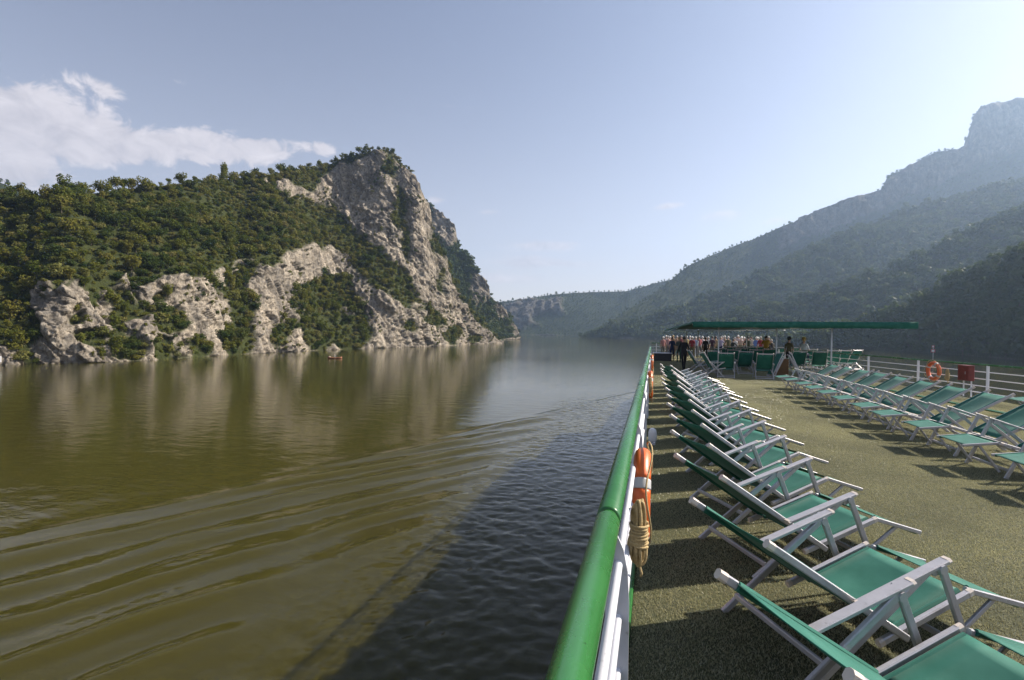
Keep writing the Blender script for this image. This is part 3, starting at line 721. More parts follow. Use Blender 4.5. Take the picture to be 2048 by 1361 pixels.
slope1, V1, r1_ = terrain('near_slope', 1330, 2350, 4.0, 90, [(1330, 684), (1600, 690), (2350, 712)],
    [(1330, 668), (1400, 648), (1500, 624), (1600, 600), (1700, 572), (1800, 533), (1900, 484), (1980, 444), (2048, 415), (2350, 310)],
    [], [], 0.6, 2.0, M['hill'], 3.0, 7.0, 1 / 75.0, blur=5, base_rock=0, slope_var=0.3)
slope2, V2, r2_ = terrain('right_bank', 1480, 2500, 4.0, 100, [(1480, 694), (1700, 701), (1900, 714), (2048, 728), (2500, 780)],
    [(1480, 686), (1600, 678), (1700, 658), (1740, 640), (1800, 622), (1850, 602), (1900, 575), (1960, 546), (2048, 506), (2500, 340)],
    [], [], 0.62, 2.0, M['hill'], 1.5, 4.0, 1 / 40.0, blur=5, base_rock=1.5, slope_var=0.3)

# --- woods
def wood(name, V, rs, spacing, smin, smax, coll, label, seed, limit=0.5, keep_rock=0.0, sink=0.3):
    pts, rk = dart(V, rs, spacing, limit, seed, keep_rock)
    r = np.random.default_rng(seed + 5); n = len(pts)
    s = (smin + (smax - smin) * r.random(n)) * np.where(r.random(n) < 0.14, r.uniform(1.2, 2.0, n), 1.0) * (1 + 0.55 * fbm(pts * 0.03, 2)) * np.where(rk > 0.4, 0.5, 1.0)
    s = np.minimum(s, smax * 1.35)
    scl = np.stack([s * r.uniform(0.85, 1.15, n), s * r.uniform(0.85, 1.15, n), s * r.uniform(0.8, 1.25, n)], -1)
    rot = np.stack([r.normal(0, 0.06, n), r.normal(0, 0.06, n), r.uniform(0, 6.28, n)], -1)
    pts = pts - np.stack([np.zeros(n), np.zeros(n), 0.8 * s], -1)
    return pts, scl, rot, s

pts, scl, rot, ssz = wood('w', Vc, rc, 1.8, 0.40, 0.76, None, '', 21, 0.4, 0.03)
px, py = project(pts); dist = np.linalg.norm(pts, axis=1)
vis = (px > 0) & (px < 1010) & (py > 250)
big = ssz / dist * vis
order = np.argsort(-big)[:300]
TREE_LABELS = [('round-crowned leafy tree', 'tree'), ('wide bushy tree', 'tree'), ('tall narrow leafy tree', 'tree'), ('low domed pale bush', 'bush'), ('small ground-hugging shrub', 'shrub')]
def tree_place(x, y):
    k = 0 if x < 85 else 1 if x < 250 else 2 if x < 475 else 3 if x < 645 else 4
    rock = ['', 'first rock face from left', 'second rock face from left', 'overhanging third rock face', 'tall main cliff'][k]
    up = 0 if y > 690 else 1 if y > 600 else 2 if y > 500 else 3
    if k == 0: return ['at the waterline', 'low on the bank', 'halfway up the slope', 'high on the slope'][up] + ' at the photo\'s left edge'
    return ['at the waterline below the ', 'growing among the ', 'on the slope just above the ', 'high on the hill above the '][up] + rock
TREE_NAMES = ['broad_tree', 'bushy_tree', 'tall_tree', 'domed_bush', 'low_shrub']
tr = random.Random(5)
for i in order:
    k = tr.choices(range(5), (5, 5, 3, 4, 2))[0]
    e = empty(TREE_NAMES[k], pts[i], rot[i][2]); e.scale = scl[i]
    tag(e, TREE_LABELS[k][0] + ' ' + tree_place(px[i], py[i]), TREE_LABELS[k][1], ['broad trees', 'bushy trees', 'tall trees', 'domed bushes', 'low shrubs'][k] + ' on the left bank')
    for nm, me in (('crown', KINDS[k][0]), ('trunk', KINDS[k][1])):
        o = bpy.data.objects.new(nm, me); COL.objects.link(o); o.parent = e
rest = np.ones(len(pts), bool); rest[order] = False
scatter_stuff('cliff_wood', pts[rest], scl[rest], rot[rest], WOOD_NEAR, 'dense scrubby green wood covering the slopes of the left cliff', 'wood')
pp = wood('w', Vh, rh, 4.0, 0.9, 1.4, None, '', 31, 0.5, 0.02); scatter_stuff('headland_wood', pp[0], pp[1], pp[2], WOOD_FAR, 'green wood on the headland behind the rocky cliff', 'wood')
pp = wood('w', Vl, rl, 5.0, 0.9, 1.5, None, '', 33); scatter_stuff('left_hill_wood', pp[0], pp[1], pp[2], WOOD_FAR, 'dark wood on the hill peeping over the far left', 'wood')
pp = wood('w', V2, r2_, 3.2, 0.8, 1.5, None, '', 41, 0.6); scatter_stuff('right_bank_wood', pp[0], pp[1], pp[2], WOOD_FAR, 'shaded wood on the nearest slope of the right bank', 'wood'); n2 = len(pp[0])
pp = wood('w', V1, r1_, 5.0, 1.0, 1.9, None, '', 43, 0.6); scatter_stuff('near_slope_wood', pp[0], pp[1], pp[2], WOOD_FAR, 'wood on the second slope above the right bank', 'wood'); n1 = len(pp[0])
pp = wood('w', Vs, rsp, 5.8, 1.1, 2.0, None, '', 45, 0.6); scatter_stuff('spur_wood', pp[0], pp[1], pp[2], WOOD_FAR, 'hazy wood on the long spur below the mountain', 'wood'); ns = len(pp[0])
pp = wood('w', Vm, rm, 6.2, 0.75, 1.15, None, '', 47, 0.35, 0.0); scatter_stuff('mountain_wood', pp[0], pp[1], pp[2], WOOD_FAR, 'hazy blue wood on the flank of the mountain', 'wood'); nm_ = len(pp[0])
pp = wood('w', Vf, rf, 6.5, 0.75, 1.15, None, '', 49, 0.5, 0.01); scatter_stuff('far_ridge_wood', pp[0], pp[1], pp[2], WOOD_FAR, 'faint blue wood on the far ridge at the end of the gorge', 'wood')

# ================================================================== the ship
def rail_pt(px, py, drop): return P(px, py, CAMZ - drop)
RP1, RP2 = rail_pt(2048, 734.4, 0.85), rail_pt(1726, 709.6, 0.85)
RD = (RP2 - RP1); RD.z = 0
def right_x(y): return RP1.x + RD.x / RD.y * (y - RP1.y)
LX = -0.20                              # centre line of the port handrail
DECK_END = 44.0

ship = empty('cruise_ship', (4.5, 10, 0)); tag(ship, 'white river cruise ship with a green top deck seen from its port rail', 'ship')
def ship_part(mb, name, m):
    o = mb.build(name, m); o.parent = ship; o.matrix_parent_inverse = Matrix.Translation(-Vector(ship.location)); return o
mb = MB()
def prism(mb, poly, z0, z1):
    n = len(poly); mb.add([(x, y, z0) for x, y in poly] + [(x, y, z1) for x, y in poly],
        [tuple(range(n - 1, -1, -1)), tuple(range(n, 2 * n))] + [(i, (i + 1) % n, n + (i + 1) % n, n + i) for i in range(n)])
rx = lambda y: min(right_x(y), 10.6)
prism(mb, [(-0.27, -45), (rx(-45) + .1, -45), (rx(20) + .1, 20), (rx(DECK_END) + .1, DECK_END), (-0.27, DECK_END)], -1.0, DECK - 0.05)
ship_part(mb, 'hull', M['hull'])
mb = MB(); prism(mb, [(-0.26, DECK_END + .01), (rx(DECK_END) + .1, DECK_END + .01), (6.0, 62), (3.6, 72), (2.6, 72), (0.6, 62)], -1.0, 3.9)
ship_part(mb, 'foredeck', M['hull'])
mb = MB(); prism(mb, [(-0.115, -8), (rx(-8) - .15, -8), (rx(20) - .15, 20), (rx(DECK_END) - .15, DECK_END - .02), (-0.115, DECK_END - .02)], DECK - 0.04, DECK)
ship_part(mb, 'deck', M['deck'])
mb = MB(); mb.bar((-0.195, -8, DECK - 0.005), (-0.195, DECK_END - .03, DECK - 0.005), 0.155, 0.085, ch=0.12)
ship_part(mb, 'kerb', M['green_paint'])
mb = MB(); a, b = Vector((rx(-8) - .05, -8, DECK - .005)), Vector((right_x(DECK_END - .03) - .05, DECK_END - .03, DECK - .005)); mb.bar(a, b, 0.16, 0.085, ch=0.12)
ship_part(mb, 'kerb', M['green_paint'])

# --- artificial turf: tufts set over the whole deck
def build_turf():
    c = bpy.data.collections.new('turf_tile'); T = 0.7
    for v in range(3):
        r = np.random.default_rng(900 + v); n = 7600
        p = r.uniform(-T / 2, T / 2, (n, 2)); a = r.uniform(0, 6.28, n); h = r.uniform(0.007, 0.017, n); wd = r.uniform(0.0016, 0.003, n); ln = r.uniform(0.2, 1.1, n) * h
        la = r.uniform(0, 6.28, n)
        base = np.stack([p[:, 0], p[:, 1], np.zeros(n)], -1); s = np.stack([np.cos(a) * wd, np.sin(a) * wd, np.zeros(n)], -1)
        tip = base + np.stack([np.cos(la) * ln, np.sin(la) * ln, h], -1)
        vs = np.stack([base - s, base + s, tip], 1).reshape(-1, 3)
        me = bpy.data.meshes.new('turf_tile'); me.from_pydata(vs.tolist(), [], np.arange(3 * n).reshape(n, 3).tolist()); me.materials.append(M['turf'])
        c.objects.link(bpy.data.objects.new('turf_tile', me))
    pts = []; 
    y = 0.2
    while y < 43:
        x = -0.113 + T / 2
        while x < right_x(y) - 0.35:
            if y > 0.55 * (x - 1.0) - 0.5: pts.append((x, y, DECK + 0.001))
            x += T
        y += T
    n = len(pts); r = np.random.default_rng(77)
    rot = np.zeros((n, 3)); rot[:, 2] = r.integers(0, 4, n) * math.pi / 2
    scatter_stuff('deck_turf', pts, np.ones((n, 3)), rot, c, 'olive green artificial turf covering the top deck', 'turf')
build_turf()

# --- port railing
rail = empty('port_railing', (LX, 0, DECK)); tag(rail, 'port side railing with thick green handrail and white tubes beside the loungers', 'railing')
def into(parent, mb, name, m, smooth=False):
    o = mb.build(name, m, None, smooth); o.parent = parent; o.matrix_parent_inverse = parent_inv(parent); return o
def parent_inv(p):
    return (Matrix.Translation(p.location) @ p.rotation_euler.to_matrix().to_4x4()).inverted()
RZ = CAMZ - 0.85 - 0.057
JO = [-4.0, 2.36, 8.2, 14.0, 19.8, 25.6, 31.6]
def capsule(mb, p, q, r, n=20, bev=0.012):
    p, q = Vector(p), Vector(q); d = (q - p).normalized()
    mb.tube([p, p + d * bev * .35, p + d * bev, q - d * bev, q - d * bev * .35, q], [r - bev, r - bev * .3, r, r, r - bev * .3, r - bev], n)
for a, b in zip(JO[:-1], JO[1:]):
    mb = MB(); capsule(mb, (LX, a + 0.022, RZ), (LX, b - 0.022, RZ), 0.058, 28)
    into(rail, mb, 'handrail', M['green_paint'], True)
    mb = MB(); mb.tube([(LX, b - 0.05, RZ), (LX, b + 0.05, RZ)], 0.044, 20); into(rail, mb, 'joint_sleeve', M['green_paint'], True)
for dz in (1.07, 1.32, 1.57):
    mb = MB(); mb.tube([(-0.142, -4, CAMZ - dz), (-0.142, 31.6, CAMZ - dz)], 0.0195, 12); into(rail, mb, 'rail_tube', M['white'], True)
def plate_mesh():
    # curved flat stanchion standing across the deck edge (x-z outline, thickness along y)
    inner = [(-0.005, 1.0), (0.03, 0.97), (0.062, 0.90), (0.082, 0.80), (0.09, 0.65), (0.09, 0.3), (0.09, 0.03)]
    outer = [(-0.045, 1.0), (-0.03, 0.90), (-0.022, 0.80), (-0.018, 0.65), (-0.018, 0.3), (-0.018, 0.03)]
    prof = inner + outer[::-1]; n = len(prof); mb = MB(); th = 0.007
    vs = [(x, -th, z) for x, z in prof] + [(x, th, z) for x, z in prof]
    fs = [(i, (i + 1) % n, n + (i + 1) % n, n + i) for i in range(n)]
    m = len(inner)
    for k in range(m - 1):
        o0 = n - 1 - min(k, len(outer) - 1); o1 = n - 1 - min(k + 1, len(outer) - 1)
        f = [k, k + 1, o1, o0] if o0 != o1 else [k, k + 1, o0]
        fs.append(tuple(f)); fs.append(tuple(n + i for i in f[::-1]))
    mb.add(vs, fs); return mb.mesh('stanchion', M['plate'])
pm = plate_mesh()
for y in np.arange(-3.4, 31.8, 2.9):
    o = bpy.data.objects.new('stanchion', pm); COL.objects.link(o); o.parent = rail; o.location = (0.018, y - 0.13, 0)

# --- starboard railing
sr = empty('starboard_railing', (RP2.x, RP2.y, DECK)); tag(sr, 'white starboard railing with thin green top rail across the deck', 'railing')
def rp(y, z): return Vector((right_x(y), y, z))
mb = MB(); mb.tube([rp(9, CAMZ - .88), rp(40, CAMZ - .88)], 0.028, 12); into(sr, mb, 'handrail', M['green_paint'], True)
for dz in (1.10, 1.32, 1.54, 1.74):
    mb = MB(); mb.tube([rp(9, CAMZ - dz), rp(40, CAMZ - dz)], 0.014, 8); into(sr, mb, 'rail_tube', M['white'], True)
for y in np.arange(9.4, 41, 2.9):
    mb = MB(); mb.bar(rp(y, DECK + .03), rp(y, CAMZ - .9), 0.03, 0.075, up=(1, 0, 0)); into(sr, mb, 'stanchion', M['white'])
# --- rail across the bow end of the deck
br = empty('bow_railing', (4, 42.6, DECK)); tag(br, 'railing across the front of the deck behind the crowd', 'railing')
for dz, r_, m in ((0.86, .035, 'green_paint'), (1.15, .018, 'white'), (1.45, .018, 'white')):
    mb = MB(); mb.tube([(LX, 42.6, CAMZ - dz), (right_x(42.6), 42.6, CAMZ - dz)], r_, 8); into(br, mb, 'rail_tube', M[m], True)
for x in np.linspace(0.2, right_x(42.6) - .2, 6):
    mb = MB(); mb.bar((x, 42.6, DECK), (x, 42.6, CAMZ - .88), 0.05, 0.05); into(br, mb, 'stanchion', M['white'])

# ------------------------------------------------------------------ folding loungers and chairs
def folder(name, back, seat, foot, arm, legs, struts, crossbars, W=0.335, sag=0.045):
    """side-view profile (length, height) lists; returns an Empty with all parts. Local x runs from head to feet."""
    e = empty(name)
    up = (0, 1, 0)
    for s in (-1, 1):
        y = s * W
        (l0, h0), (l1, h1) = back
        d = Vector((l1 - l0, 0, h1 - h0)).normalized(); p0, p1 = Vector((l0, y, h0)), Vector((l1, y, h1))
        mb = MB(); mb.bar(p0 + d * 0.045, p1, 0.042, 0.030, up=up); r = mb.build('back_rail', M['alu'], e)
        mb = MB(); mb.bar(p0, p0 + d * 0.05, 0.047, 0.035, up=up, ch=0.3); mb.build('end_cap', M['cap'], r)
        if seat:
            p0, p1 = Vector((seat[0][0], y * .98, seat[0][1])), Vector((seat[1][0], y * .98, seat[1][1])); d = (p1 - p0).normalized()
            mb = MB(); mb.bar(p0, p1 - d * .03, 0.042, 0.030, up=up); r = mb.build('seat_rail', M['alu'], e)
            for qa_, qb_ in ((p1 - d * .035, p1), (p0 - d * .03, p0 + d * .004)):
                mb = MB(); mb.bar(qa_, qb_, 0.046, 0.034, up=up, ch=0.3); mb.build('end_cap', M['cap'], r)
        if foot:
            mb = MB(); mb.bar((foot[0][0], y * .88, foot[0][1]), (foot[1][0], y * .88, foot[1][1]), 0.034, 0.024, up=up); mb.build('foot_rail', M['alu'], e)
        (l0, h0), (l1, h1) = arm
        mb = MB(); d = Vector((l1 - l0, 0, h1 - h0)).normalized(); p0, p1 = Vector((l0, s * (W + .045), h0)), Vector((l1, s * (W + .045), h1))
        mb.bar(p0 + d * .02, p1 - d * .02, 0.026, 0.056, up=up); r = mb.build('armrest', M['alu'], e)
        for qa_, qb_ in ((p0, p0 + d * .022), (p1 - d * .022, p1)):
            mb = MB(); mb.bar(qa_, qb_, 0.030, 0.060, up=up, ch=.4); mb.build('end_cap', M['cap'], r)
        for k, ((l0, h0), (l1, h1)) in enumerate(legs):
            yy = s * (W + (0.030 if k == 0 else 0.062))
            mb = MB(); mb.bar((l0, yy, h0), (l1, yy, h1), 0.045, 0.026, up=up)
            mb.tube([(l1, yy - .02, h1 - .02), (l1, yy + .02, h1 - .02)], 0.027, 8)
            mb.build('leg', M['alu'], e)
        for (l0, h0), (l1, h1) in struts:
            mb = MB(); mb.bar((l0, s * W * .84, h0), (l1, s * W * .84, h1), 0.030, 0.020, up=up); mb.build('strut', M['alu'], e)
    for l, h in crossbars:
        mb = MB(); mb.bar((l, -W - .03, h), (l, W + .03, h), 0.026, 0.036); mb.build('crossbar', M['alu'], e)
    def cloth(nm, a, b, wd, sg, lift=.014):
        n, m = 9, 7; g = []
        for i in range(n):
            t = i / (n - 1); row = []
            for j in range(m):
                u = j / (m - 1) * 2 - 1
                row.append((a[0] + (b[0] - a[0]) * t, u * wd, a[1] + (b[1] - a[1]) * t + lift - sg * (1 - u * u) * math.sin(math.pi * min(max(t * .9 + .05, 0), 1))))
            g.append(row)
        mb = MB(); mb.sheet(g, .005)
        o = mb.build(nm, M['fabric'], e, True)
        # sleeves that wrap the rails
        for s in (-1, 1):
            mb = MB(); mb.bar((a[0], s * wd, a[1]), (b[0], s * wd, b[1]), 0.048 if nm == 'back_fabric' else .034, 0.034, up=(0, 1, 0), ch=.35)
            mb.build('sleeve', M['fabric'], o)
        return o
    (l0, h0), (l1, h1) = back; f = 0.115 / math.hypot(l1 - l0, h1 - h0)
    cloth('back_fabric', (l0 + (l1 - l0) * f, h0 + (h1 - h0) * f), (l0 + (l1 - l0) * .93, h0 + (h1 - h0) * .93), W - .01, sag)
    if seat: cloth('seat_fabric', (seat[0][0] + .1, seat[0][1] + .03), (seat[1][0] - .04, seat[1][1] - .012), W - .05, sag * .6, lift=.012)
    if foot: cloth('foot_fabric', (foot[0][0] + .03, foot[0][1]), (foot[1][0] - .03, foot[1][1]), W * .88 - .012, .012, lift=.010)
    return e

def put(e, x, y, ang, z=DECK, tilt=0.0):
    e.location = (x, y, z); e.rotation_euler = (0, tilt, R(ang)); return e

lounger = folder('sun_lounger', ((0, .80), (.96, .165)), ((.79, .165), (1.45, .375)), ((1.45, .37), (1.94, .215)),
                 ((.55, .43), (1.18, .62)), [((.28, .0), (1.09, .58)), ((1.37, .0), (1.11, .60))], [((1.72, .285), (1.36, .05))], [(.38, .10), (1.30, .10)])
ORD = ['first', 'second', 'third', 'fourth', 'fifth', 'sixth', 'seventh', 'eighth', 'ninth', 'tenth', 'eleventh', 'twelfth', 'thirteenth', 'fourteenth', 'fifteenth', 'sixteenth', 'seventeenth', 'eighteenth']
# heads of the port row: the far head caps read from the photo, then carried on at the same spacing
D_CAP = 1.9 - 0.80
jr = random.Random(3)
c1 = P(1435, 1147, CAMZ - D_CAP); c2 = P(1382, 1000, CAMZ - D_CAP); c3 = P(1350, 910, CAMZ - D_CAP)
ANG = 29.0
def head_center(cap_far, ang, W=0.335):
    a = R(ang); return cap_far + Vector((math.sin(a), -math.cos(a), 0)) * W
caps = [c1, c2, c3]
step = (c3 - c1) / 2
for k in range(3, 16):
    c = c3 + step * (k - 2); caps.append(Vector((0.22 + 0.02 * jr.uniform(-2, 2), c.y, c.z)))
first = True
lounger_up = folder('sun_lounger', ((.02, .91), (.98, .262)), ((.84, .255), (1.53, .455)), ((1.53, .45), (1.93, .395)),
                 ((.63, .48), (1.25, .70)), [((.44, .0), (1.18, .66)), ((1.50, .0), (1.20, .68))], [((1.74, .41), (1.50, .06))], [(.53, .08), (1.44, .10)])
used = set()
def place_lounger(x, y, ang, label, group, z=DECK, kind=0):
    src_ = (lounger, lounger_up)[kind]
    o = copy_tree(src_) if kind in used else src_
    used.add(kind)
    put(o, x, y, ang, z); tag(o, label, 'lounger', group); return o
for k, c in enumerate(caps):
    if c.y > 18.3: break
    ang = ANG + jr.uniform(-2.0, 2.0)
    h = head_center(c, ang)
    nm = 'nearest' if k == 0 else ORD[k]
    place_lounger(h.x, h.y, ang, f'green lounger beside the port railing, {nm} from the camera in its row', 'loungers along the port railing')
# starboard row, mirrored: feet towards the middle of the deck
for k in range(11):
    ang = 180 + jr.uniform(-2.5, 2.5); hx = 6.02 + jr.uniform(-.05, .05); hy = 10.74 + 1.15 * (k - 3) + jr.uniform(-.04, .04)
    nm = 'nearest' if k == 0 else ORD[k]
    place_lounger(hx, hy, ang, f'green lounger in the middle row of the deck, {nm} from the camera', 'loungers in the middle row', kind=1)
# a third row close to the starboard railing, set on low stacks
for k, y in enumerate((10.6, 11.8, 13.0, 14.2)):
    ang = 180 + jr.uniform(-4, 4); x = right_x(y) - 0.3
    place_lounger(x, y, ang, f'green lounger standing against the starboard railing, {ORD[k]} from the camera', 'loungers along the starboard railing', kind=1)

chair = folder('deck_chair', ((0, 1.10), (.46, .34)), ((.34, .30), (.92, .42)), None, ((.24, .64), (.86, .68)),
               [((.0, .0), (.80, .66)), ((.86, .0), (.34, .62))], [], [(.06, .05), (.80, .06), (.02, 1.06)], W=0.30)
CH = [  # photo pixel of the chair's ground point, heading (degrees, direction the seat faces), words
    (1452, 757, 84, 'seen square from behind, left of the front two'), (1530, 760, 86, 'seen square from behind, right of the front two'),
    (1492, 750, 92, 'between and behind the two front chairs'), (1428, 747, 82, 'half hidden left of the front chairs'),
    (1402, 754, 12, 'turned sideways at the left end of the chair group'), (1375, 745, 8, 'turned sideways behind the leftmost deck chair'),
    (1640, 748, 84, 'on the right under the awning, first of four in line'), (1668, 743, 88, 'on the right under the awning, second of four in line'),
    (1690, 742, 100, 'on the right under the awning, third of four in line'), (1716, 741, 118, 'at the right end of the chairs under the awning'),
    (1600, 747, 95, 'just right of the pair of folded chairs'), (1468, 742, 90, 'in the second line under the awning, left one'), (1512, 741, 88, 'in the second line under the awning, right one'),
    (1440, 736, 95, 'in the rear line under the awning, leftmost'), (1483, 735, 84, 'in the rear line under the awning, second from left'), (1540, 737, 92, 'in the rear line under the awning, third from left'), (1622, 738, 90, 'in the rear line under the awning, rightmost'),
    (1455, 728, 92, 'in the last line under the awning, leftmost'), (1478, 727, 86, 'in the last line under the awning, second from left'), (1502, 728, 95, 'in the last line under the awning, third from left'), (1525, 727, 88, 'in the last line under the awning, fourth from left'), (1558, 729, 82, 'in the last line under the awning, fifth from left'), (1590, 730, 94, 'in the last line under the awning, rightmost')]
fc = True
for (x, y, a, words) in CH:
    p = P(x, y, DECK); o = chair if fc else copy_tree(chair); fc = False
    put(o, p.x, p.y, a); tag(o, f'upright green deck chair {words}', 'chair', 'upright chairs under the awning')
# two folded loungers leaning against each other like an A, with a board between
pa = P(1568, 756, DECK)
def folded(dx, ang, tilt, label):
    o = folder('folded_chair', ((0, 1.24), (0.03, .06)), None, None, ((.05, .35), (.06, 1.0)), [((.09, .02), (.10, 1.15))], [], [(.02, .07), (.02, 1.15)], W=0.30, sag=.01)
    o.location = (pa.x + dx, pa.y, DECK); o.rotation_euler = (0, R(tilt), R(ang)); tag(o, label, 'chair', 'folded chairs leaning together')
folded(-0.62, 8, 24, 'folded green chair leaning right, left half of the A shape'); folded(0.72, 172, 24, 'folded green chair leaning left, right half of the A shape')
mb = MB(); mb.bar((0, 0, .05), (0, 0, .78), .62, .03, up=(0, 1, 0), ch=.3); bd = mb.build('table_panel', M['wood'])
mb = MB(); mb.bar((-.3, 0, .02), (.3, 0, .02), .3, .04); mb.build('base', M['dark'], bd)
bd.location = (pa.x + .05, pa.y + .8, DECK); tag(bd, 'brown wooden panel standing between the two folded chairs', 'panel')

# ------------------------------------------------------------------ awning
aw = empty('awning', (5, 24, DECK)); tag(aw, 'large green canvas awning on slim white posts over the front deck', 'awning')
A0, A1 = P(1378, 649, DECK + 2.42), None
near_l, near_r = Vector((1.75, 24.3, DECK + 2.44)), Vector((9.95, 22.7, DECK + 2.42))
far_l, far_r = Vector((0.75, 36.5, DECK + 2.12)), Vector((8.4, 36.5, DECK + 2.25))
g = []; n, m = 15, 23
for i in range(n):
    t = i / (n - 1); row = []
    for j in range(m):
        u = j / (m - 1); p = near_l.lerp(near_r, u).lerp(far_l.lerp(far_r, u), t)
        z = p.z - 0.13 * abs(math.sin(u * math.pi * 4)) * math.sin(math.pi * min(t * 1.1 + .08, 1)) - .02 * math.sin(9 * u + 3 * t) - .22 * max(0, 1 - u * 9) ** 2 * t
        row.append((p.x, p.y, z))
    g.append(row[::-1])
mb = MB(); mb.sheet(g, .01); into(aw, mb, 'canvas', M['fabric'], True)
def valance(a, b, hgt, name):
    gg = []
    for i in range(3):
        row = []
        for j in range(25):
            u = j / 24; p = a.lerp(b, u); out = Vector((-(b - a).y, (b - a).x, 0)).normalized()
            q = p + out * (.012 * math.sin(u * 40) * i) - Vector((0, 0, hgt * i / 2 - .005)); row.append((q.x, q.y, q.z))
        gg.append(row)
    mb = MB(); mb.sheet(gg, .006); into(aw, mb, name, M['fabric'], True)
valance(near_l, near_r, .27, 'valance'); valance(far_l, near_l, .10, 'valance')
M['post'] = mat('white_post_paint', (0.55, 0.55, 0.56), 0.4, 0, .08, 4)
for (px, y) in ((1437, 24.6), (1553, 24.3), (1663, 23.6), (1373, 35.5), (1396, 36), (1493, 36)):
    d = ray(px, 690); x = float(d[0] / d[1] * y)
    mb = MB(); mb.tube([(x, y, DECK), (x, y, DECK + 2.30)], .03, 10); into(aw, mb, 'post', M['post'], True)
for t in (.02, .5, .98):
    a, b = near_l.lerp(far_l, t), near_r.lerp(far_r, t)
    mb = MB(); mb.tube([a - Vector((0, 0, .10)), b - Vector((0, 0, .10))], .022, 8); into(aw, mb, 'roof_beam', M['post'], True)

# ------------------------------------------------------------------ lifebuoys, ropes, boxes
def lifebuoy(name, label):
    e = empty(name)
    def seg(a0, a1, r, m, nm, n):
        mb = MB(); pts = [(0, .31 * math.cos(a0 + (a1 - a0) * i / n), .31 * math.sin(a0 + (a1 - a0) * i / n)) for i in range(n + 1)]
        mb.tube(pts, r, 16); mb.build(nm, m, e, True)
    for k in range(4):
        c = R(59 + 90 * k); seg(c + R(6), c + R(84), .068, M['orange'], 'shell', 14); seg(c - R(6.4), c + R(6.4), .0705, M['band'], 'band', 6)
    mb = MB(); pts = []
    for i in range(64):
        a = 2 * math.pi * i / 64; rr = .385 + .045 * abs(math.sin(2 * (a - R(45)))); pts.append((.055 + .02 * math.sin(4 * a), rr * math.cos(a), rr * math.sin(a)))
    mb.tube(pts, .007, 6, closed=True); mb.build('grab_line', M['rope'], e, True)
    tag(e, label, 'lifebuoy', 'orange lifebuoys on the railings'); return e
def rope_hank(name, label, loops=13, L=.37, seed=1):
    r = random.Random(seed); e = empty(name)
    for k in range(loops):
        l = L * r.uniform(.84, 1.06); a0 = 3.1416 * k / loops + r.uniform(-.15, .15); ox, oy = r.uniform(-.022, .022), r.uniform(-.03, .03)
        wt, wb = r.uniform(.014, .034), r.uniform(.05, .085); pts = []
        for i in range(30):
            a = 2 * math.pi * i / 30; c_ = math.cos(a); q = math.sin(a) * (wt * max(c_, 0) ** .5 + wb * max(-c_, 0) ** .8 + .018)
            pts.append((ox + .75 * q * math.cos(a0), oy + q * math.sin(a0), -.5 * L + .5 * l * c_))
        mb = MB(); mb.tube(pts, .0088, 7, closed=True); mb.build('rope_loop', M['rope'], e, True)
    mb = MB(); pts = [((.048 + .004 * math.sin(2.3 * t)) * math.cos(t), (.056 + .004 * math.sin(1.7 * t)) * math.sin(t), -.34 * L - .0165 * t / 6.283 - .004 * math.sin(.9 * t)) for t in np.arange(0, 6.283 * 8, .42)]
    mb.tube(pts, .009, 7); mb.build('rope_wrap', M['rope'], e, True)
    mb = MB(); mb.tube([(0, 0, -.9 * L), (.01, .01, -1.1 * L), (.02, -.01, -1.16 * L), (.015, 0, -1.22 * L)], .008, 6); mb.build('rope_tail', M['rope'], e, True)
    tag(e, label, 'rope', 'coiled ropes on the railings'); return e
lb = lifebuoy('lifebuoy', 'orange lifebuoy with grey bands on the port railing, nearest the camera'); lb.location = (-.075, 4.12, CAMZ - .95 - .385)
for (y, wds) in ((12.7, 'on the port railing, second from the camera'), (21.8, 'on the port railing near its far end')):
    o = copy_tree(lb); o.location = (-.075, y, CAMZ - .95 - .385); tag(o, f'orange lifebuoy {wds}', 'lifebuoy')
def on_rail(px, off):
    d = ray(px, 745); k = float(d[0] / d[1]); m_ = RD.x / RD.y
    return (RP1.x - m_ * RP1.y - off) / (k - m_)
yy = on_rail(1867, .13)
o = copy_tree(lb); o.location = (right_x(yy) - .13, yy, CAMZ - 1.22); o.rotation_euler = (0, 0, R(180) - math.atan2(RD.x, -RD.y) * 0 + R(8)); o.scale = (.88, .88, .88); tag(o, 'orange lifebuoy hanging on the starboard railing beside the red box', 'lifebuoy')
rh = rope_hank('rope_hank', 'tan coiled rope hanging on the port railing below the nearest lifebuoy', seed=4); rh.location = (-.07, 3.0, CAMZ - 1.02)
rh2 = copy_tree(rh); rh2.location = (-.08, 12.25, CAMZ - 1.1); tag(rh2, 'small coiled rope beside the second port lifebuoy', 'rope')
rh3 = copy_tree(rh); rh3.location = (right_x(yy - .55) - .09, yy - .55, CAMZ - 1.12); tag(rh3, 'coiled rope hanging beside the starboard lifebuoy', 'rope')
# red box on the starboard rail
yb = on_rail(1932, .22); xb = right_x(yb) - .22
hb = empty('hose_box', (xb, yb, DECK + .50), math.atan2(RD.y, RD.x) - math.pi / 2); hb.scale = (.8, .74, .8); tag(hb, 'weathered red metal box mounted on the starboard railing', 'box')
mb = MB(); mb.bar((0, 0, 0), (0, 0, .60), .56, .24, up=(1, 0, 0), ch=.08); mb.build('casing', M['red'], hb)
mb = MB(); mb.bar((-.128, 0, .04), (-.128, 0, .56), .46, .015, up=(1, 0, 0), ch=.2); dr = mb.build('door', M['red'], hb)
mb = MB(); mb.bar((-.14, -.16, .26), (-.14, -.16, .36), .02, .02); mb.build('latch', M['band'], dr)
mb = MB(); mb.bar((.06, -.2, -.62), (.06, -.2, .02), .04, .04).bar((.06, .2, -.62), (.06, .2, .02), .04, .04); mb.build('support', M['white'], hb)
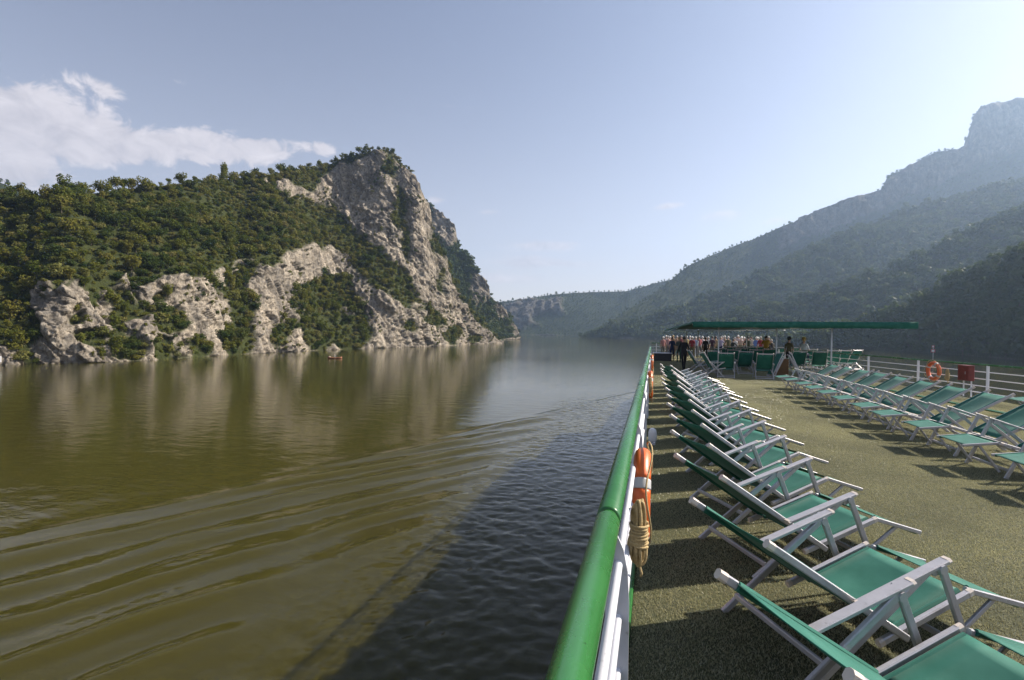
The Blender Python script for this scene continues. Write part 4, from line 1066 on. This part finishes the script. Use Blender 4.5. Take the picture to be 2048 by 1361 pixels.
# white deck light standing at the foot of the port rail
q = P(1297, 889, DECK); fl = empty('deck_lamp', (0.0, q.y, DECK)); tag(fl, 'small white lamp housing at the foot of the port railing', 'lamp')
mb = MB(); mb.tube([(-.0, .03, .05), (-.0, .03, .07), (-.0, .03, .2), (-.0, .03, .25), (-.0, .03, .275)], [.06, .072, .07, .055, .02], 14); mb.build('housing', M['white'], fl, True)
mb = MB(); mb.bar((-.01, 0.03, 0), (-.01, 0.03, .1), .05, .05).bar((-.01, -.06, .012), (-.01, .12, .012), .12, .02); mb.build('foot', M['plate'], fl)
# equipment locker and a white ladder by the bow on the port side
q = P(1318, 722, DECK); ek = empty('bow_locker', (q.x + .1, q.y, DECK)); tag(ek, 'low dark locker with pale lid at the far end of the port rail', 'locker')
mb = MB(); mb.bar((-.5, 0, .25), (.7, 0, .25), .8, .5, ch=.06); mb.build('body', M['dark'], ek)
mb = MB(); mb.bar((-.52, 0, .53), (.72, 0, .53), .84, .05, ch=.2); mb.build('lid', M['plate'], ek)

# ------------------------------------------------------------------ people at the bow
SKIN = [mat('skin_light', (0.50, 0.30, 0.22), .55, 0, .06, 20), mat('skin_tan', (0.36, 0.20, 0.13), .55, 0, .06, 20)]
_cm = {}
def cloth_mat(c):
    if c not in _cm: _cm[c] = mat('clothing', tuple(x * .72 for x in c), .85, 0, .18, 14, .2, 70)
    return _cm[c]
HAIR = {k: mat('hair_' + k, c, .6, 0, .2, 60, .3, 200) for k, c in dict(white=(.62, .59, .55), grey=(.33, .31, .29), brown=(.07, .04, .025), black=(.015, .013, .012), blond=(.42, .30, .14), straw=(.45, .31, .09)).items()}
M['eye'] = mat('dark_eye', (.02, .015, .012), .3)

def body_mesh(pose):
    """one continuous skinned figure facing +Y, with the material of every face read from the nearest bone"""
    lean = {'rail': .20, 'photo': .05, 'stand': 0, 'walk': .03, 'sit': .04}[pose]
    V, Rr, E, T = [], [], [], []
    def v(p, r, z=None):
        V.append(p); Rr.append((r, z if z else r)); return len(V) - 1
    def e(a, b, t): E.append((a, b)); T.append(t)
    L = lambda z: lean * max(z - .92, 0) / .6
    pel = v((0, 0, .93), .135, .10); mid = v((0, L(1.12), 1.12), .128, .098); ch = v((0, L(1.32), 1.32), .150, .108); nb = v((0, L(1.46), 1.46), .062); nk = v((0, L(1.52) + .005, 1.52), .050)
    hl = v((0, L(1.57) + .015, 1.575), .066, .072); hm = v((0, L(1.65) + .012, 1.65), .076, .088); ht = v((0, L(1.73), 1.725), .050, .060)
    e(pel, mid, 's'); e(mid, ch, 's'); e(ch, nb, 's'); e(nb, nk, 'k'); e(nk, hl, 'k'); e(hl, hm, 'k'); e(hm, ht, 'k')
    hands = []
    for s in (-1, 1):
        y0 = L(1.40)
        sh = v((s * .155, y0, 1.405), .060)
        if pose == 'rail': el, wr = (s * .25, y0 + .16, 1.17), (s * .20, y0 + .36, 1.06)
        elif pose == 'photo': el, wr = (s * .26, y0 + .16, 1.22), (s * .09, y0 + .24, 1.52)
        elif pose == 'walk': el, wr = (s * .235, y0 - s * .10, 1.13), (s * .24, y0 - s * .10 + .10, .90)
        elif pose == 'sit': el, wr = (s * .25, y0 + .05, 1.13), (s * .20, y0 + .27, 1.06)
        else: el, wr = (s * .205, y0 - .02, 1.13), (s * .21, y0 + .06, .90)
        a = v(el, .043); b = v(wr, .029)
        d = (Vector(wr) - Vector(el)).normalized(); hp = Vector(wr) + d * .075; h = v(tuple(hp), .036, .022)
        e(ch, sh, 's'); e(sh, a, 's'); e(a, b, 'a'); e(b, h, 'k'); hands.append((hp, d, s))
        st = .22 * s if pose == 'walk' else (.03 if s > 0 else -.02)
        hip = v((s * .09, 0, .86), .088)
        if pose == 'sit':
            kn = v((s * .13, .40, .86), .066); an = v((s * .13, .42, .48), .042); to = v((s * .14, .56, .44), .034, .026)
        else:
            kn = v((s * .10, st * .55 + .03, .48), .062); an = v((s * .10, st - .02, .085), .043); to = v((s * .115, st + .15, .035), .038, .028)
        e(pel, hip, 'l'); e(hip, kn, 'l'); e(kn, an, 'c'); e(an, to, 'f')
    me = bpy.data.meshes.new('skel'); me.from_pydata(V, E, [])
    o = bpy.data.objects.new('skel', me); COL.objects.link(o)
    md = o.modifiers.new('skin', 'SKIN'); md.use_smooth_shade = True
    if not me.skin_vertices: me.attributes.new('x', 'FLOAT', 'POINT')
    bpy.context.view_layer.objects.active = o
    sv = me.skin_vertices[0].data if me.skin_vertices else None
    for i, r in enumerate(Rr): sv[i].radius = r; sv[i].use_root = (i == 0)
    sb = o.modifiers.new('sub', 'SUBSURF'); sb.levels = 1; sb.render_levels = 1
    dg = bpy.context.evaluated_depsgraph_get(); ev = o.evaluated_get(dg)
    out = bpy.data.meshes.new_from_object(ev)
    bpy.data.objects.remove(o)
    mb = MB(); mb.v = [tuple(x.co) for x in out.vertices]; mb.f = [tuple(p.vertices) for p in out.polygons]
    A = np.array([V[a] for a, b in E]); B = np.array([V[b] for a, b in E])
    idx = {'s': 1, 'a': 2, 'k': 0, 'l': 3, 'c': 4, 'f': 5}
    vv = np.array(mb.v)
    for f in mb.f:
        c = vv[list(f)].mean(0); ab = B - A; t = np.clip(((c - A) * ab).sum(1) / (ab * ab).sum(1), 0, 1); dd = ((A + ab * t[:, None] - c) ** 2).sum(1)
        mb.m.append(idx[T[int(dd.argmin())]])
    bpy.data.meshes.remove(out)
    for hp, d, s in hands:                                     # four bent fingers and a thumb
        side = d.cross(Vector((0, 0, 1))); side = side.normalized() if side.length > .1 else Vector((1, 0, 0)); dn = side.cross(d).normalized()
        if dn.z > 0: dn = -dn
        for k, ln in enumerate((.062, .072, .068, .052)):
            b0 = hp + side * (-.024 + .016 * k); mb.tube([b0, b0 + d * ln * .6 + dn * .006, b0 + d * ln + dn * .022], [.0085, .008, .006], 5, 0)
        t0 = hp - d * .03 + side * (.03 * -s); mb.tube([t0, t0 + side * (.018 * -s) + d * .025, t0 + side * (.02 * -s) + d * .055], [.010, .009, .007], 5, 0)
    hy = L(1.65) + .012
    mb.tube([(0, hy + .075, 1.665), (0, hy + .10, 1.635), (0, hy + .082, 1.622)], [.008, .014, .008], 6, 0)          # nose
    for s in (-1, 1):
        mb.tube([(s * .076, hy, 1.625), (s * .088, hy - .008, 1.65), (s * .078, hy, 1.675)], [.008, .014, .008], 5, 0)   # ears
        mb.tube([(s * .03, hy + .078, 1.655), (s * .03, hy + .088, 1.655)], [.010, .007], 6, 6)                          # eyes
    mb.tube([(-.024, hy + .074, 1.595), (0, hy + .084, 1.593), (.024, hy + .074, 1.595)], [.004, .006, .004], 5, 7)      # mouth
    return mb, hy
BODY = {p: body_mesh(p) for p in ('rail', 'photo', 'stand', 'walk', 'sit')}
M['lip'] = mat('lip', (.35, .12, .10), .5)
def person(px, depth, pose, shirt, trousers, hair, face, words, hat=None, short=True, skirt=False, scale=.95, z=DECK, pos=None, sk=0):
    mb, hy = BODY[pose]
    e = empty('person')
    sm, tm = cloth_mat(shirt), cloth_mat(trousers); skin = SKIN[sk]
    mats = [skin, sm, skin if short else sm, tm, skin if skirt else tm, M['dark'], M['eye'], M['lip']]
    b = mb.build('body', mats, e, True)
    # hair: a shell over the skull, open at the face
    hm = MB(); vs, fs = [], []
    for i in range(7):
        th = math.pi * .62 * i / 6
        for j in range(12):
            ph = 2 * math.pi * j / 12; fr = max(0, math.sin(ph))
            t2 = th * (1 - .42 * fr)
            vs.append((.090 * math.sin(t2) * math.cos(ph), hy - .012 + .105 * math.sin(t2) * math.sin(ph), 1.652 + .112 * math.cos(t2)))
    for i in range(6):
        for j in range(12): fs.append((i * 12 + j, i * 12 + (j + 1) % 12, (i + 1) * 12 + (j + 1) % 12, (i + 1) * 12 + j))
    hm.add(vs, fs); hm.build('hair', HAIR[hair], e, True)
    if hat:
        h = MB(); h.tube([(0, hy - .01, 1.715), (0, hy - .01, 1.722), (0, hy - .01, 1.728), (0, hy - .01, 1.79), (0, hy - .012, 1.825), (0, hy - .012, 1.84)], [.175, .18, .112, .105, .085, .03], 16)
        h.build('hat', HAIR[hat], e, True)
    if pos is None:
        d = ray(px, 700); f = Vector((-math.sin(R(YAW)), math.cos(R(YAW)), 0)); k = depth / (d[0] * f.x + d[1] * f.y)
        pos = (float(d[0] * k), float(d[1] * k), z)
    e.location = pos; e.rotation_euler = (0, 0, R(face)); e.scale = (scale, scale, scale)
    tag(e, words, 'person', 'passengers at the front of the deck'); return e
W_, PK, RD_, NV, BK, KH, YL, BL, TN, LB, GR, OL = (.72, .70, .68), (.55, .25, .22), (.35, .03, .04), (.02, .035, .10), (.014, .014, .018), (.16, .14, .07), (.46, .27, .03), (.10, .17, .38), (.40, .27, .14), (.38, .46, .62), (.03, .10, .06), (.07, .08, .05)
crowd = [
    (1326, 37, 'stand', PK, (.20, .19, .18), 'white', 20, 'person in a pink shirt and white trousers at the left end of the crowd'),
    (1331, 39, 'rail', (.6, .42, .4), TN, 'white', -10, 'white-haired person in a pale pink top, second from the crowd\'s left end'),
    (1337, 38, 'rail', (.55, .3, .26), (.20, .19, .18), 'grey', 10, 'person in a salmon shirt, third from the left end of the crowd'),
    (1344, 33, 'stand', NV, NV, 'brown', 0, 'person in a long navy blue dress standing in front of the crowd'),
    (1346, 40, 'photo', TN, KH, 'blond', 5, 'person in a peach top just behind the navy dress'),
    (1352, 39, 'rail', (.5, .32, .2), KH, 'grey', -15, 'person in an apricot shirt right of the navy dress'),
    (1358, 31, 'stand', (.10, .12, .11), GR, 'blond', 10, 'person in a grey green jacket left of the black coat'),
    (1368, 24.5, 'walk', BK, BK, 'black', 15, 'person all in black striding behind the loungers'),
    (1373, 38, 'rail', (.52, .38, .16), TN, 'white', 0, 'person in a pale yellow shirt behind the striding person in black'),
    (1384, 36, 'stand', RD_, KH, 'white', 0, 'white-haired person in a dark red shirt on the left of the crowd'),
    (1391, 38, 'photo', LB, (.20, .19, .18), 'white', -5, 'person in a pale blue shirt taller than the red shirt beside'),
    (1399, 38, 'rail', (.5, .14, .14), (.20, .19, .18), 'grey', 8, 'person in a coral red top left of the dark jacket'),
    (1405, 39, 'rail', (.62, .5, .5), TN, 'white', 0, 'person in a faint pink blouse next to the coral top'),
    (1411, 34, 'stand', BK, BK, 'brown', -20, 'person in a black jacket in the left middle of the crowd'),
    (1424, 36, 'stand', (.10, .05, .08), (.20, .19, .18), 'black', 0, 'person in a dark plum shirt left of the awning post'),
    (1432, 38, 'rail', TN, KH, 'brown', 0, 'person in a tan shirt just left of the awning post'),
    (1441, 38, 'photo', (.45, .40, .55), NV, 'grey', -12, 'person in a lilac shirt just right of the awning post'),
    (1451, 39, 'rail', (.42, .3, .2), KH, 'white', 10, 'person in a sand-brown shirt right of the lilac shirt'),
    (1457, 38, 'rail', KH, KH, 'white', 0, 'white-haired person in a khaki shirt in the middle of the crowd'),
    (1464, 35, 'rail', (.05, .05, .04), BK, 'brown', -30, 'dark-clothed person bending between the khaki and white shirts'),
    (1469, 36, 'stand', W_, NV, 'grey', 5, 'person in a bright white shirt in the middle of the crowd'),
    (1476, 39, 'photo', (.66, .52, .5), (.20, .19, .18), 'white', 0, 'tall white-haired person in a rosy white shirt in mid crowd'),
    (1481, 36, 'rail', (.55, .38, .28), OL, 'white', -18, 'person in a peach shirt leaning right of the white shirt'),
    (1489, 38, 'rail', (.14, .02, .03), BK, 'white', 0, 'white-haired person in a maroon jacket in the right half'),
    (1496, 34, 'photo', OL, (.20, .19, .18), 'black', 12, 'person in a dark olive vest with white sleeves beside the blue shirts'),
    (1511, 37, 'rail', BL, NV, 'white', -25, 'white-haired person in a mid blue shirt leaning forward'),
    (1517, 38, 'rail', LB, KH, 'white', 0, 'person in a light blue shirt beside the mid blue shirt'),
    (1521, 36, 'stand', (.22, .02, .03), TN, 'grey', 0, 'person in a wine red shirt left of the yellow shirt'),
    (1532, 31, 'photo', YL, (.30, .20, .08), 'black', -6, 'tall dark-haired person in a mustard yellow shirt'),
    (1545, 34, 'rail', (.04, .035, .035), BK, 'grey', 10, 'small grey-haired person in black right of the yellow shirt'),
    (1340, 41, 'rail', (.58, .46, .44), NV, 'white', 0, 'person in an off-white top half hidden at the crowd\'s left'),
    (1363, 40, 'rail', (.30, .10, .10), KH, 'grey', 5, 'person in a brick red top behind the person in black'),
    (1379, 41, 'rail', (.5, .48, .5), NV, 'white', -8, 'white-haired person in a pale grey shirt near the red shirt'),
    (1417, 40, 'rail', (.60, .57, .52), TN, 'white', 0, 'person in a cream shirt right of the black jacket'),
    (1446, 41, 'rail', (.14, .20, .30), NV, 'grey', 6, 'person in a steel blue top behind the lilac shirt'),
    (1484, 41, 'rail', (.62, .60, .62), KH, 'white', 0, 'person in a white polo behind the peach shirt'),
    (1503, 40, 'photo', (.42, .36, .30), NV, 'brown', 9, 'person in a beige jacket between the olive vest and blue shirts'),
    (1538, 38, 'rail', (.18, .10, .07), BK, 'grey', 0, 'person in a brown jacket behind the yellow shirt'),
    (1578, 27, 'stand', KH, BK, 'black', -18, 'person in an olive vest and black brimmed hat standing apart'),
]
for i, (px_, dp, pose, sh, trs, hr, fc_, wd) in enumerate(crowd):
    person(px_, dp, pose, sh, trs, hr, fc_, wd, hat='black' if px_ == 1578 else None, short=(i % 3 != 1), skirt=(px_ == 1344), scale=.93 + .06 * ((i * 37) % 10) / 10 + (.05 if px_ in (1532, 1476) else 0) - (.08 if px_ in (1545, 1464) else 0), sk=i % 2)
hp_ = person(1607, 26.5, 'sit', (.60, .66, .74), NV, 'straw', -30, 'seated person in a white shirt and straw hat at the right', hat='straw', scale=.95)

# ------------------------------------------------------------------ rowing boat by the cliff
q = P(670, 717.5, 0.0)
bt = empty('rowing_boat', (q.x, q.y, 0.0), R(20)); tag(bt, 'small orange rowing boat on the water below the cliff', 'boat')
Lb = 4.0; secs = []
for i in range(11):
    t = i / 10 * 2 - 1; wv = .62 * (1 - abs(t) ** 2.6) ** .7 + .03; sheer = .34 + .24 * t * t
    secs.append([(t * Lb / 2, wv, sheer), (t * Lb / 2, wv * .8, .05), (t * Lb / 2 * .97, 0, -.12), (t * Lb / 2, -wv * .8, .05), (t * Lb / 2, -wv, sheer)])
mb = MB(); mb.sheet(secs, -.04); mb.build('hull', M['boat'], bt, True)
for x in (-1.2, .1, 1.3):
    mb = MB(); mb.bar((x, -.52, .24), (x, .52, .24), .25, .04); mb.build('thwart', M['wood'], bt)
mb = MB(); mb.tube([(-1.9, .0, .42), (-1.6, .05, .5), (-1.3, .0, .42)], [.16, .22, .14], 8); mb.build('bundle', mat('pale_bundle', (.55, .42, .34), .8), bt, True)
for s in (-1, 1):
    mb = MB(); mb.tube([(.3, s * .3, .45), (.5, s * 1.7, .08)], .03, 6).bar((.48, s * 1.5, .12), (.53, s * 1.95, .01), .14, .02); mb.build('oar', M['wood'], bt)
bp_ = person(0, 0, 'sit', (.36, .38, .42), NV, 'white', 90 + 20, 'person in a grey jacket sitting in the rowing boat', pos=(q.x, q.y, -.55), scale=.95); bp_['group'] = 'boaters'

# ------------------------------------------------------------------ signs on the banks
q = P(-4, 732, .6); sg = empty('shore_sign', (q.x, q.y, -.2)); sg.rotation_euler = (0, 0, R(60)); tag(sg, 'white framed board on the rocks at the left edge', 'sign')
mb = MB(); mb.bar((0, 0, 0), (0, 0, 3.2), .12, .12); mb.build('post', M['sign_white'], sg)
mb = MB(); mb.box((-.5, -.06, 1.5), (.5, .0, 2.7)); mb.build('board', M['sign_white'], sg)
mb = MB(); mb.box((-.4, -.075, 1.6), (.4, -.065, 2.6)); mb.build('panel', M['plate'], sg)
q = P(1866, 712, .6); ng_ = empty('channel_mark', (q.x, q.y, .2)); ng_.rotation_euler = (0, 0, R(-45)); tag(ng_, 'red and white river channel mark on the right bank', 'sign')
mb = MB(); mb.tube([(0, 0, -1), (0, 0, 4.6)], .08, 8); mb.build('post', M['sign_white'], ng_)
mb = MB(); mb.box((-.7, -.14, 1.7), (.7, -.09, 3.0)); b1 = mb.build('lower_board', M['sign_red'], ng_)
mb = MB(); mb.box((-.45, -.16, 1.95), (.45, -.145, 2.75)); mb.build('panel', M['sign_white'], b1)
mb = MB(); mb.box((-.42, -.14, 3.5), (.42, -.09, 4.5)); b2 = mb.build('upper_board', M['sign_red'], ng_)
mb = MB(); mb.box((-.25, -.16, 3.7), (.25, -.145, 4.3)); mb.build('panel', M['sign_white'], b2)

# ------------------------------------------------------------------ haze in the gorge
def haze():
    m = bpy.data.materials.new('gorge_haze'); m.use_nodes = True; nt = m.node_tree; nt.nodes.clear()
    out = nt.nodes.new('ShaderNodeOutputMaterial'); pv = nt.nodes.new('ShaderNodeVolumePrincipled')
    pv.inputs['Color'].default_value = (0.52, 0.71, 1.0, 1); pv.inputs['Density'].default_value = HAZE; pv.inputs['Anisotropy'].default_value = 0.55
    nt.links.new(pv.outputs[0], out.inputs['Volume'])
    lo, hi = np.full(3, 1e9), np.full(3, -1e9)
    for ob in COL.objects:
        if ob.type == 'MESH' and ob.get('kind') == 'structure':
            bb = np.array([list(c) for c in ob.bound_box]); lo = np.minimum(lo, bb.min(0)); hi = np.maximum(hi, bb.max(0))
    mb = MB(); mb.box((float(lo[0]) - 60, float(lo[1]) - 60, float(lo[2]) - 1.0), (float(hi[0]) + 60, float(hi[1]) + 60, float(hi[2]) + 35))
    o = mb.build('haze', m); tag(o, kind='stuff')
HAZE = 0.00021
haze()
